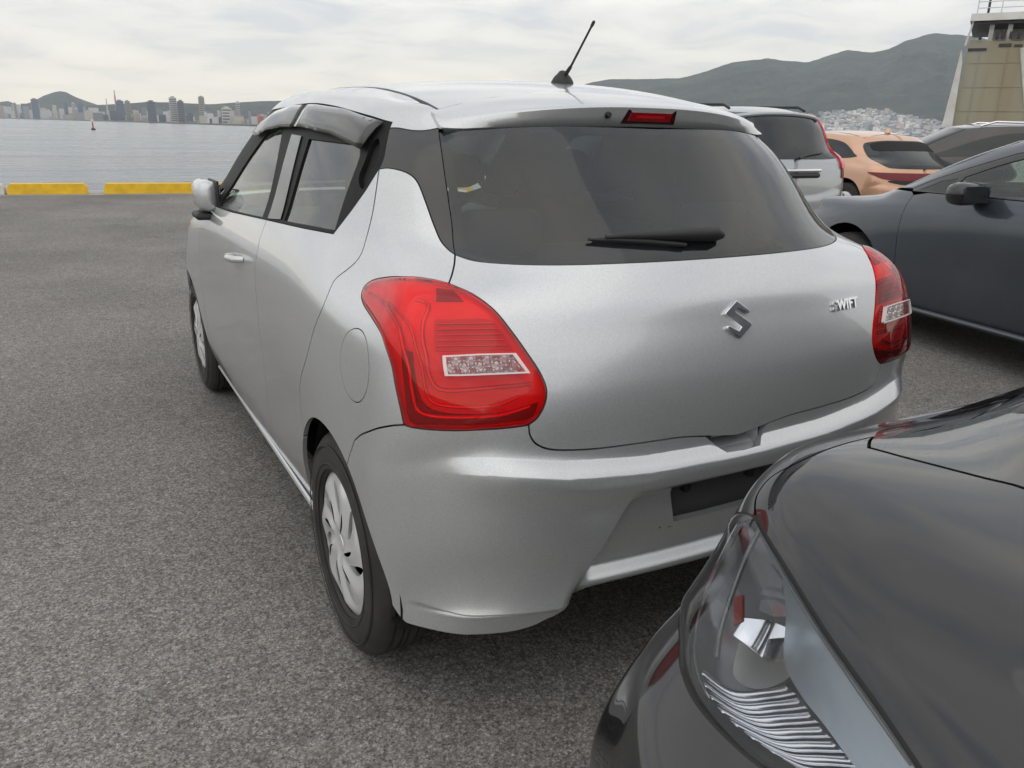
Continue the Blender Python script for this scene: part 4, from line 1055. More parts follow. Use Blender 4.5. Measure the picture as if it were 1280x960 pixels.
def far_box(mb, px0, px1, pytop, dist, pybase=None, depth=None, zb=None):
    """a block standing at its real distance"""
    a0, _ = azr(px0); a1, _ = azr(px1); am = (a0+a1)/2; _, e = azr((px0+px1)/2, pytop)
    w = (a1-a0)*dist; h = CAM[2]+e*dist-(WZ if zb is None else zb); zb = WZ if zb is None else zb
    mb.box((CAM[0]+math.sin(am)*dist, CAM[1]+math.cos(am)*dist, zb+h/2), (w, depth or w*.8, h), rz=-am); return am, w, h
def tower(px0, px1, pytop, dist, m, lab, cat='building', floors=9, win=None, name='tower_block', group=None):
    mb = MB(); am, w, h = far_box(mb, px0, px1, pytop, dist)
    d = w*.8; o_ = empty(name, (CAM[0]+math.sin(am)*dist, CAM[1]+math.cos(am)*dist, WZ), -am, label=lab, cat=cat, group=group)
    MB().box((0, 0, h/2), (w, d, h)).build('wall', m, o_)
    MB().box((0, 0, h+.6), (w*.5, d*.5, 2.4)).build('roof_house', m, o_)
    ws = MB()
    for k in range(floors):
        z = h*(.08+.88*(k+.5)/floors); ws.box((0, -d/2-.02, z), (w*.86, .3, h*.88/floors*.42))
    ws.build('window_band', win or MAT['far_window'], o_)
    return o_
MAT['far_window'] = mat('far_window', (.10, .11, .13), .3)
def build_far():
    wood = wood_mat('forest', (.018, .030, .028), (.080, .095, .070), .007)
    hill('mountain', [(560, 175), (640, 140), (700, 116), (735, 104), (760, 99), (800, 99), (850, 98), (880, 90), (915, 78), (960, 73), (985, 76), (1010, 78), (1040, 68), (1060, 62), (1090, 66), (1110, 62), (1130, 52), (1150, 46), (1167, 41), (1185, 43), (1215, 45), (1300, 62), (1420, 80), (1600, 130), (1750, 180)], 1900, 3600, 5600, wood, n=420, rough=.15, seed=3, rows=60)
    hill('hill', [(-60, 140), (-20, 130), (10, 126), (25, 132), (40, 127), (55, 119), (68, 114.5), (75, 113.5), (83, 115), (95, 121), (108, 126), (122, 131), (140, 140), (150, 152)], 3700, 4300, 4900, wood, n=150, rough=.06, seed=9)
    hill('far_hill', [(-250, 150), (-80, 138), (20, 139), (120, 131), (160, 129), (185, 127), (220, 128), (262, 130), (290, 128), (330, 126), (400, 124), (480, 130), (560, 140), (640, 150)], 2700, 3300, 4100, wood, n=160, rough=.10, seed=5)
    # strip of low land under the towns
    land = concrete('shore_land', (.20, .20, .18))
    V = []; F = []; pts = [(-400, 3300), (20, 2500), (165, 1500), (310, 900), (520, 900), (700, 1300), (1000, 1500), (1300, 1500), (1700, 1800)]
    for px, dd in pts:
        a, _ = azr(px)
        for r, z in ((dd, WZ-2), (dd, WZ+1.6), (max(dd*1.8, 3400) if px < 700 else 2600, WZ+3)): V.append((CAM[0]+math.sin(a)*r, CAM[1]+math.cos(a)*r, z))
    for i in range(len(pts)-1):
        for j in range(2): F.append((i*3+j, (i+1)*3+j, (i+1)*3+j+1, i*3+j+1))
    add('shore', V, F, land, None, smooth=False, kind='structure')
    rnd = random.Random(4)
    shades = [mat('far_wall', c, .8) for c in ((.42, .42, .42), (.30, .31, .33), (.50, .47, .43), (.22, .24, .27), (.38, .32, .28), (.55, .55, .56), (.14, .16, .19))]
    def mass(name, n, px0, px1, f_y, f_d, wpx, m_list, sink=0):
        mb = MB(); mi = []
        for k in range(n):
            px = rnd.uniform(px0, px1); w = rnd.uniform(*wpx); dd = f_d(px)*rnd.uniform(1.0, 1.35); py = f_y(px)
            n0 = len(mb.F); far_box(mb, px-w/2, px+w/2, py, dd, depth=rnd.uniform(10, 30)); q = rnd.randrange(len(m_list)); mi += [q]*(len(mb.F)-n0)
        o = mb.build(name, m_list, None, kind='stuff'); o.data.polygons.foreach_set('material_index', mi); return o
    fd = lambda px: float(np.interp(px, [-100, 20, 165, 310, 520], [2900, 2550, 1550, 950, 950]))
    base = lambda px: float(np.interp(px, [0, 165, 330, 420], [145, 152, 157, 160]))
    o = mass('low_town', 330, -60, 420, lambda px: base(px)-rnd.choice((3, 5, 7, 9, 12, 15, 17))*rnd.uniform(.6, 1.1), fd, (3, 13), shades)
    o['label'] = 'low waterfront town of grey and pale blocks across the bay'; o['category'] = 'town'
    dark, pale, tan, blue, cream, red = mat('slate_wall', (.16, .17, .22), .7), mat('pale_wall', (.50, .48, .47), .7), mat('tan_wall', (.34, .31, .25), .7), mat('blue_wall', (.14, .19, .27), .7), mat('cream_wall', (.56, .55, .52), .7), mat('red_steel', (.42, .14, .11), .7)
    G = 'towers of the town across the bay'
    tower(185.5, 196.5, 127, 1350, dark, 'slate blue slab tower between the low sheds and the paired towers', group=G)
    tower(213.5, 223, 122, 1300, pale, 'pale tower, left and taller one of the touching pair', group=G, floors=12)
    tower(223.5, 231.5, 126.5, 1290, dark, 'dark slate tower, right and lower one of the touching pair', group=G)
    tower(250, 257.5, 121, 1900, tan, 'tan tower standing alone over the ridge', group=G, floors=12)
    tower(42, 51, 124, 2300, blue, 'blue tower at the left foot of the cone hill', group=G)
    tower(20, 23, 129, 2400, tan, 'narrow grey block left of the cone hill', group=G)
    tower(82, 87, 128, 2300, dark, 'narrow dark tower, leftmost of three under the cone hill', group=G)
    tower(92, 96, 129, 2250, pale, 'narrow pale tower, middle of three under the cone hill', group=G)
    tower(99, 106, 130, 2250, blue, 'wider grey blue tower, rightmost of three under the cone hill', group=G)
    tower(147, 157, 126, 1750, blue, 'blue grey block just right of the tall lattice mast', group=G)
    tower(158, 165, 126.5, 1700, tan, 'grey block between the mast and the slate slab tower', group=G)
    tower(278, 290, 135, 1150, cream, 'low cream block near the hatchback roof', group=G, floors=5)
    tower(296, 301, 128, 1300, pale, 'slim pale tower nearest the hatchback roof', group=G)
    # masts
    for px, py, dd, w, lab in ((142.5, 112.5, 1800, 1.0, 'tall red and grey lattice mast over the town'), (132.5, 123, 1900, .8, 'short chimney just left of the tall mast')):
        a, e = azr(px, py); x, y = CAM[0]+math.sin(a)*dd, CAM[1]+math.cos(a)*dd; zt = CAM[2]+e*dd
        r = w*dd/1000; o = empty('mast' if w == 1 else 'chimney', (x, y, WZ), label=lab, cat='mast' if w == 1 else 'chimney')
        h = zt-WZ; n = 6
        for k in range(n):
            m = MB(); m.tube([(0, 0, h*k/n), (0, 0, h*(k+1)/n)], [r*(1.5-k*.16), r*(1.5-(k+1)*.16)], 6); m.build('section', red if (k % 2 == 0 and w == 1) else pale, o)
    # red steel by the hatchback
    o = empty('harbour_crane', (0, 0, 0), label='red harbour crane beside the hatchback roof on the far shore', cat='crane')
    a, e = azr(326, 141); dd = 960; x, y = CAM[0]+math.sin(a)*dd, CAM[1]+math.cos(a)*dd; o.location = (x, y, WZ)
    MB().box((0, 0, 5), (6, 5, 10)).build('portal', red, o); m = MB(); m.tube([(0, 0, 9), (-7, 0, 15)], .7, 6); m.build('jib', red, o)
    # beacon in the water
    a, e = azr(115, 149); dd = 330; x, y = CAM[0]+math.sin(a)*dd, CAM[1]+math.cos(a)*dd
    zb = CAM[2]+azr(115, 159)[1]*dd; o = empty('channel_beacon', (x, y, WZ), label='small red and white channel beacon standing in the water', cat='beacon')
    m = MB(); m.lathe([(0, -.5), (.75, -.5), (.75, .35), (.35, .7), (0, .7)], (0, 0, 0), 'z', 14); m.build('float', mat('beacon_dark', (.08, .03, .03), .6), o)
    m = MB(); m.lathe([(0, .7), (.26, .7), (.20, 2.6), (0, 2.6)], (0, 0, 0), 'z', 12); m.build('post', mat('beacon_red', (.45, .10, .08), .5), o)
    m = MB(); m.lathe([(0, 2.6), (.55, 2.6), (.55, 3.3), (0, 3.5)], (0, 0, 0), 'z', 12); m.build('lantern', mat('beacon_white', (.7, .6, .58), .5), o)
    # town under the mountain
    fh = hill('foothill', [(940, 160), (1000, 150), (1040, 139), (1090, 137), (1140, 141), (1200, 150), (1300, 158), (1420, 168)], 1500, 2500, 3000, wood_mat('foothill_green', (.10, .11, .08), (.17, .17, .14), .02), n=60, rough=.03, seed=2)
    bv = BVHTree.FromPolygons([tuple(v.co) for v in fh.data.vertices], [tuple(p.vertices) for p in fh.data.polygons])
    mb = MB(); mi = []; rnd = random.Random(9); k = 0
    while k < 3600:
        px = rnd.uniform(1010, 1330); dd = rnd.uniform(1520, 2480); a, e = azr(px, 150); x = CAM[0]+math.sin(a)*dd; y = CAM[1]+math.cos(a)*dd
        if rnd.random() < (dd-1900)/900: continue
        h_ = bv.ray_cast(Vector((x, y, 900)), Vector((0, 0, -1)))[0]
        if h_ is None: continue
        k += 1; n0 = len(mb.F); w = rnd.uniform(5, 10); h = rnd.uniform(3.5, 7)*(2.2 if rnd.random() < .04 else 1)
        mb.box((x, y, h_.z+h/2-1), (w, rnd.uniform(7, 12), h+2), rz=-a+rnd.uniform(-.5, .5)); mi += [rnd.choice((0, 1, 1, 2, 5, 3, 3, 4, 6, 6))]*(len(mb.F)-n0)
    pale = [mat('house_wall', c, .8) for c in ((.62, .62, .60), (.45, .46, .48), (.74, .71, .66), (.32, .34, .38), (.55, .46, .40), (.82, .82, .82), (.22, .24, .27))]
    o = mb.build('hillside_town', pale, None, kind='stuff'); o.data.polygons.foreach_set('material_index', mi)
    o['label'] = 'pale houses packed at the foot of the wooded mountain'; o['category'] = 'town'

def build_ship():
    ws = mat('ship_white', (.72, .71, .68), .5, vary=(.5, (.55, .52, .46)))
    tn = mat('ship_tan', (.33, .32, .25), .6, vary=(.16, (.30, .25, .16)))
    # long vertical rust streaks
    nt = tn.node_tree; b = nt.nodes['Principled BSDF']; tc = nt.nodes.new('ShaderNodeTexCoord'); mp = nt.nodes.new('ShaderNodeMapping'); mp.inputs['Scale'].default_value = (1, 1, .05)
    nt.links.new(tc.outputs['Object'], mp.inputs[0]); [nt.links.new(mp.outputs[0], n.inputs['Vector']) for n in nt.nodes if n.type == 'TEX_NOISE']
    for n in nt.nodes:
        if n.type == 'TEX_NOISE': n.inputs['Scale'].default_value = .35
    dk = mat('ship_dark', (.03, .03, .035), .5)
    D = 92.
    vd = ray(1245, 100); vd[2] = 0; vd /= np.linalg.norm(vd); D = 105.
    def P(px, py): r = ray(px, py); return CAM+r*(D/float(np.dot(r, vd)))
    c = P(1190, 160); ez = np.array([0, 0, 1.]); ex = np.array([vd[1], -vd[0], 0])
    ship = empty('moored_ship', (float(c[0]), float(c[1]), WZ), math.atan2(ex[1], ex[0]), label='tan hulled ship with white upper deck and railings moored behind the parked cars', cat='ship')
    def L(px, py):   # local x, z in the ship's stern plane
        p = P(px, py); q = p-np.array([c[0], c[1], WZ]); return float(q@ex), float(q[2])
    def plate(pts, y0, y1, name, m, par=ship):
        mb = MB(); mb.prism([(x, y0, z) for x, z in pts], (0, 0, 0), (0, y1-y0, 0)); return mb.build(name, m, par)
    hull = plate([(L(1186, 160)[0], -1.0), L(1186, 168), L(1213, 50), L(1300, 52), (38, L(1300, 52)[1]), (38, -1.0)], 0, 16, 'hull', tn)
    plate([L(1183, 167), L(1176, 163), L(1202, 62), L(1203, 78), L(1190, 160)], -.5, .0, 'edge_trunk', ws)
    plate([L(1175, 168), L(1176, 160), L(1196, 158), L(1208, 168)], -1.4, -.6, 'blue_winch', mat('winch_blue', (.16, .24, .36), .5))
    x0, z0 = L(1212, 50); x1 = 38
    plate([L(1213, 28), L(1215, 19), (x1, L(1280, 15)[1]), (x1, L(1280, 24)[1])], -1.2, 14, 'bridge_deck', ws)
    plate([L(1214, 31), L(1214, 29), (x1, L(1280, 25)[1]), (x1, L(1280, 33)[1])], -.8, 13, 'deck_underside', dk)
    zb = L(1213, 45)[1]; zt = L(1213, 29)[1]
    for px in (1239, 1262, 1285, 1310): x = L(px, 40)[0]; MB().box((x, .6, (zb+zt)/2), (.45, .45, zt-zb+1.2)).build('deck_post', ws, hull)
    for px in (1226, 1247, 1254, 1264, 1274, 1290): x = L(px, 43)[0]; MB().box((x, -.2, zb-.05), (.30, .30, .75), bev=.08).build('bollard', dk, hull)
    zr = zt+1.9
    for z_ in (zt+1.3, zt+1.9, zt+2.5): m = MB(); m.tube([(x0+.3, -1.1, z_), (x1, -1.1, z_)], .05, 6); m.build('rail', ws, ship)
    for k in range(9): x = x0+.3+k*2.2; m = MB(); m.tube([(x, -1.1, zt+.5), (x, -1.1, zt+2.6)], .06, 6); m.build('stanchion', ws, ship)
    plate([(x0+1.8, zb-.3), (x0+1.8, zt), (x1, zt), (x1, zb-.3)], 5.0, 12.0, 'deck_house', ws)
    m = MB(); m.tube([(x0+1.3, -.9, zt+.5), (x0+1.3, -.9, zt+6)], .12, 8); m.build('mast', dk, ship)
    m = MB(); m.tube([(x0-.3, -.6, zb-1), (x0+.2, -.8, zt+.8)], .10, 8); m.build('ladder_pole', ws, ship)
    for (pa, pb) in (((1210, 61), (1233, 63)), ((1249, 55), (1264, 58)), ((1268, 56), (1278, 58))):
        (xa, za), (xb, zb2) = L(*pa), L(*pb); MB().box(((xa+xb)/2, -.02, (za+zb2)/2), (xb-xa, .2, abs(za-zb2)+.05)).build('fairlead', dk, hull)
    zt2 = L(1213, 52)[1]
    for k in range(4):
        z_ = zt2*(.30+.18*k); xl = L(1186, 160)[0]+(L(1213, 50)[0]-L(1186, 160)[0])*max(0, (z_-L(1186, 168)[1])/(zt2-L(1186, 168)[1]))+.3
        MB().box(((xl+37.5)/2, -.02, z_), (37.5-xl, .06, .07)).build('hull_seam', tn, hull)
    for k in range(5):
        x_ = x0+1.2+2.6*k; MB().box((x_, -.03, zt2*.48), (.07, .06, zt2*.92)).build('hull_seam', tn, hull)
    m = MB(); m.tube([(L(1278, 60)[0], -.05, L(1278, 60)[1]), (L(1283, 130)[0], -.05, L(1283, 130)[1])], .25, 8); m.build('drain_pipe', ws, hull)

def build_haze():
    m = bpy.data.materials.new('sea_haze'); m.use_nodes = True; nt = m.node_tree; nt.nodes.clear()
    out = nt.nodes.new('ShaderNodeOutputMaterial'); v = nt.nodes.new('ShaderNodeVolumePrincipled'); v.inputs['Color'].default_value = (.86, .93, 1.0, 1)
    v.inputs['Density'].default_value = HAZE; v.inputs['Anisotropy'].default_value = 0; nt.links.new(v.outputs[0], out.inputs['Volume'])
    m.volume_intersection_method = 'FAST' if hasattr(m, 'volume_intersection_method') else None
    mb = MB(); mb.box((0, 2900, 300-6), (13000, 6200*1.0+500, 620)); mb.build('haze', m, None, kind='stuff')
HAZE = 1.1e-4
# ================================================================ the other parked cars
class Car:
    """another car: a body net in its own frame (nose or tail at y = 0, wheels on z = 0) set down in the place"""
    def __init__(s, net, root, M): s.net, s.root, s.M = net, root, M; s.Mi = M.inverted()
    def px(s, *pts): return body_px(s.net, pts, s.M)
    def line(s, *pts, n=4, corner=None, closed=True): return dense(s.px(*pts), n, closed=closed, corner=corner)
    def P(s, px, py, off=0.):
        uv = s.px((px, py))[0]; return Vector(s.net.ev([uv[0]], [uv[1]])[0]+s.net.nrm([uv[0]], [uv[1]])[0]*off)
def place(name, loc, rz, lab):
    r = empty(name, loc, rz, label=lab, cat='car'); M = Matrix.Translation(loc) @ Matrix.Rotation(rz, 4, 'Z'); return r, M
def warp(rows, fy, fz=lambda z, y: z, fs=lambda s, y, z: s):
    return [[(-fs(abs(p[0]), p[1], p[2]), fy(p[1], p[2]), fz(p[2], p[1])) for p in r] for r in rows]

def simple_wheel(par, c, sx, r=.32, cover='wheel_silver'):
    k = r/.30; before = len(par.children)
    wheel(par, c, sx); w = [o for o in par.children if o.name.startswith('wheel') and o.type == 'EMPTY'][-1]
    w.scale = (k, k, k); return w

def full_car(net, root, M, body, glass_v, top_v, front_u, holes_arch, dark=True):
    pass

def build_mpv():
    """black car in the right foreground; it points to the left, so its nose is the y = 0 end of the net"""
    loc = (-.92, -1.26, 0); root, M = place('black_car', loc, -PI/2, 'glossy black car close by, its clear right headlamp and bonnet filling the corner')
    YM = [.60, .90, 1.2, 1.7, 2.3, 2.9, 3.3]
    def r_(z, ys, co, side, back, ss=(0, .25, .48, .64, .75), zz=None, yy=YM, zs=None, zb=None):
        P = [[-a, b, z] for a, b in zip(ss, ys)]+[[-co[0], co[1], z]]+[[-a, b, z] for a, b in zip(side, yy)]+[[-a, b, z] for a, b in back]
        if zz is not None:
            for k, q in enumerate(zz): P[k][2] = q
        if zs is not None:
            for k in range(6, 13): P[k][2] = zs
            for k in range(13, 16): P[k][2] = zb if zb is not None else zs
        return P
    bk = lambda y, w=.70: [(w, y-.06), (.40, y), (0, y+.02)]
    c7 = lambda a: [a]*7
    R_ = [
     r_(.18, [.10, .11, .14, .20, .26], (.80, .37), c7(.79), bk(3.50)),
     r_(.33, [.04, .05, .075, .12, .175], (.828, .25), c7(.82), bk(3.56)),
     r_(.48, [.01, .015, .035, .085, .145], (.836, .225), c7(.84), bk(3.58)),
     r_(.58, [.015, .02, .045, .11, .185], (.842, .305), c7(.845), bk(3.58)),
     r_(.625, [.05, .055, .085, .145, .215], (.845, .36), c7(.846), bk(3.57)),
     r_(.66, [.12, .13, .165, .205, .258], (.846, .41), c7(.846), bk(3.56)),
     r_(.73, [.20, .205, .235, .285, .335], (.842, .445), c7(.847), bk(3.54), zz=[.70, .705, .715, .73, .735, .73]),
     r_(.79, [.26, .265, .285, .325, .385], (.820, .46), c7(.845), bk(3.52), zz=[.80, .805, .825, .843, .845, .822], zs=.81),
     r_(.85, [.36, .365, .385, .415, .46], (.812, .545), c7(.840), bk(3.50), zz=[.899, .901, .905, .906, .898, .876], zs=.868),
     r_(.90, [.57, .575, .585, .61, .64], (.800, .70), c7(.832), bk(3.46), zz=[.936, .935, .933, .928, .913, .893], zs=.880, zb=.90, yy=[.85, 1.05, 1.3, 1.7, 2.3, 2.9, 3.3]),
     r_(.98, [.72, .72, .76, .92, 1.10], (.79, 1.25), [.81, .81, .80, .80, .80, .79, .76], bk(3.40), zz=[1.01, 1.01, .992, .952, .920, .904], zs=.912, yy=[1.38, 1.52, 1.7, 1.95, 2.4, 2.85, 3.2]),
     r_(1.25, [1.02, 1.04, 1.10, 1.24, 1.42], (.69, 1.53), [.73]*7, bk(3.28, .60), zz=[1.28, 1.28, 1.27, 1.25, 1.22, 1.2], zs=1.25, ss=(0, .24, .45, .58, .66), yy=[1.62, 1.75, 1.9, 2.1, 2.4, 2.8, 3.05]),
     r_(1.50, [1.38, 1.39, 1.44, 1.54, 1.66], (.60, 1.75), [.63]*7, bk(3.10, .50), zz=[1.53, 1.53, 1.52, 1.50, 1.48, 1.47], zs=1.48, ss=(0, .22, .40, .50, .56), yy=[1.82, 1.9, 2.0, 2.15, 2.4, 2.7, 2.95]),
    ]
    for f, z in ((.93, 1.555), (.75, 1.60), (.4, 1.63), (.05, 1.64)):
        R_.append([[p[0]*f, 2.25+(p[1]-2.25)*f, z] for p in R_[12]])
    net = Net(R_, fit=.8); net.sgn = net.sgn
    C = Car(net, root, M); bk_ = MAT['black_paint']
    mir = lambda a: np.array(a)*[-1, 1]
    # lamp outline: traced in the picture, closed on towards the grille outside it
    lampP = [(930, 641), (944, 646), (957, 668), (990, 721), (1050, 815), (1100, 885), (1152, 962), (1205, 1045), (1215, 1090), (1160, 1080), (1080, 1030), (1010, 992), (950, 958), (898, 912), (866, 872), (851, 832), (850, 795), (861, 745), (880, 700), (903, 657), (917, 643)]
    lamp = dense(C.px(*lampP), 4, corner=[0])
    n_ = len(lamp)
    # bonnet: gap along the lamp, cowl line, seam to the wing
    bon_edge = dense(C.px((944, 646), (957, 668), (990, 721), (1050, 815), (1100, 885), (1152, 962), (1205, 1045)), 4, closed=False)
    seam = dense(C.px((944, 646), (946, 620), (962, 598), (1000, 577), (1062, 553), (1092, 546)), 4, closed=False)
    cowl = dense(C.px((1092, 546), (1086, 560), (1130, 572), (1180, 585), (1230, 598), (1280, 611))+[np.array([0, C.px((1280, 611))[0][1]])], 4, closed=False, corner=[1])
    cent = np.array([[0., t] for t in np.linspace(cowl[-1][1], 6.9, 12)])
    lead = dense([bon_edge[-1], (.6, 6.85), (0, 6.9)], 5, closed=False)
    bl = np.concatenate([cowl, cent[1:-1], lead[::-1], bon_edge[::-1][1:], seam[1:-1]])
    # closed outline of the left half; both halves in one panel
    half = np.concatenate([lead[::-1], bon_edge[::-1][1:], seam[1:], cowl[1:]])
    bon = _dedupe(np.concatenate([half, mir(half)[::-1]]))
    bo = panel('bonnet', net, bon, bk_, root, step=.06, gap=.0022, flange=.014)
    # wings (sides), bumper, doors: coarse but complete
    for fl in (False, True):
        P = dict(flip=fl)
        low_l = [np.array(p) for p in ((0, .15), (2, .15), (4, .15), (5, .4))]
        ar = [net.side(.82+.34*math.cos(math.radians(a)), .31+.34*math.sin(math.radians(a))) for a in np.linspace(160, 20, 18)]
        lamp_low = lamp[8*4:]; seam_b = C.px((861, 745), (852, 728), (868, 742))
        # bumper: from the centre under the lamp to the seam ahead of the wheel
        kb = int(np.argmin([abs(p[0]-lamp[17*4][0])+abs(p[1]-lamp[17*4][1]) for p in lamp]))
        lam_under = lamp[7*4:17*4+1]
        br = np.concatenate([[(0, .15), (2.5, .15), (4.2, .15), (5.0, .5)], ar[:3], [net.side(.47, .60), (5.35, 4.6), (5.2, 5.4)], lam_under[::-1][0:], lead[0:][:]])
        gr = [(0, 1.9), (1.2, 1.9), (2.2, 2.1), (2.0, 3.0), (1.0, 3.2), (0, 3.2)]
        panel('bumper', net, _dedupe(br), bk_, root, step=.08, **P)
        panel('lower_grille', net, dense(gr, 3, corner=[0, 5]), MAT['black_plastic'], root, off=.003, gap=0, step=.2, **P)
        upper = lamp[17*4:]
        wing = np.concatenate([[(5.2, 5.4), (5.35, 4.6), net.side(.47, .60)], ar[3:], [net.side(1.22, .25), net.side(1.24, .5), net.side(1.22, .85), net.side(1.06, .90)], C.px((1240, 520), (1215, 524), (1150, 536), (1105, 547))[1:2], [C.px((1120, 545))[0], seam[-1]], seam[::-1][1:], [lamp[0]], upper[::-1]])
        panel('wing', net, _dedupe(wing), bk_, root, step=.09, **P)
        door = [net.side(1.24, .25), net.side(3.35, .25), net.side(3.38, .93), net.side(1.22, .93)]
        panel('side_panel', net, dense(door, 10, corner=[0, 1, 2, 3]), bk_, root, step=.12, **P)
        win = [net.side(1.72, .98), net.side(3.05, .98), net.side(2.75, 1.42), net.side(2.12, 1.42)]
        panel('side_window', net, dense(win, 6, corner=[0, 1, 2, 3]), MAT['glass_side'], root, step=.2, off=.002, gap=0, **P)
    # windscreen and cabin
    wsL = np.concatenate([cowl[::-1], C.px((1100, 548), (1150, 537), (1215, 524))[1:], [(3.92, 9.72), (4.2, 9.95), (4.55, 10.4), (4.7, 11.2), (4.2, 12.1), (2, 12.25), (0, 12.3)]])
    wsc = _dedupe(np.concatenate([wsL, mir(wsL)[::-1]]))
    panel('windscreen', net, wsc, MAT['glass_screen'], root, step=.2, gap=.003, off=.001)
    us = np.linspace(-15, 15, 121); vs = np.linspace(10.0, 16, 40)
    for nm, (u0, u1, v0, v1), mm in (('cabin_shell', (3.8, 15, 8.6, 16), bk_), ('roof', (0, 5.0, 12.3, 16), bk_)):
        for fl in (False, True):
            lp = dense([(u0, v0), (u1, v0), (u1, v1), (u0, v1)], 12, corner=[0, 1, 2, 3]); panel(nm, net, lp, mm, root, step=.2, gap=0, off=-.007, flip=fl)
    for fl in (False, True):
        lp = dense([(13, .2), (15, .2), (15, 9.7), (12.4, 9.7)], 10, corner=[0, 1, 2, 3]); panel('tail_panel', net, lp, bk_, root, step=.2, gap=0, flip=fl)
        sh = dense([(0, .3), (12.5, .3), (12.5, 9.2), (5, 9.2), (0, 9.2)], 10, corner=[0, 1, 2, 3, 4]); panel('inner_shell', net, sh, MAT['gap'], root, step=.3, gap=0, flange=0, off=-.10, flip=fl)
    lp = dense([(0, .3), (4.6, .3), (4.6, 9.1), (0, 9.1)], 4, corner=[0, 1, 2, 3])
    for sx in (-1, 1):
        for y in (.82, 2.95): simple_wheel(root, (sx*.76, y, .30), sx, .30)
    MB().box((0, 1.9, .3), (1.5, 3.0, .2)).build('floor_pan', MAT['black_plastic'], root)
    MB().box((0, 1.15, .86), (1.4, .6, .2), bev=.06).build('dashboard', MAT['plastic_grey'], root)
    for sx in (-.36, .36):
        m = MB(); m.box((sx, 1.95, .75), (.5, .16, .7), bev=.06); m.box((sx, 2.0, 1.2), (.26, .1, .2), bev=.04); m.build('seat', MAT['fabric'], root)
    # ---- headlamps
    for fl in (False, True): head_lamp(C, root, lamp, fl)
    # wiper arm lying at the foot of the screen, washer jets
    return root

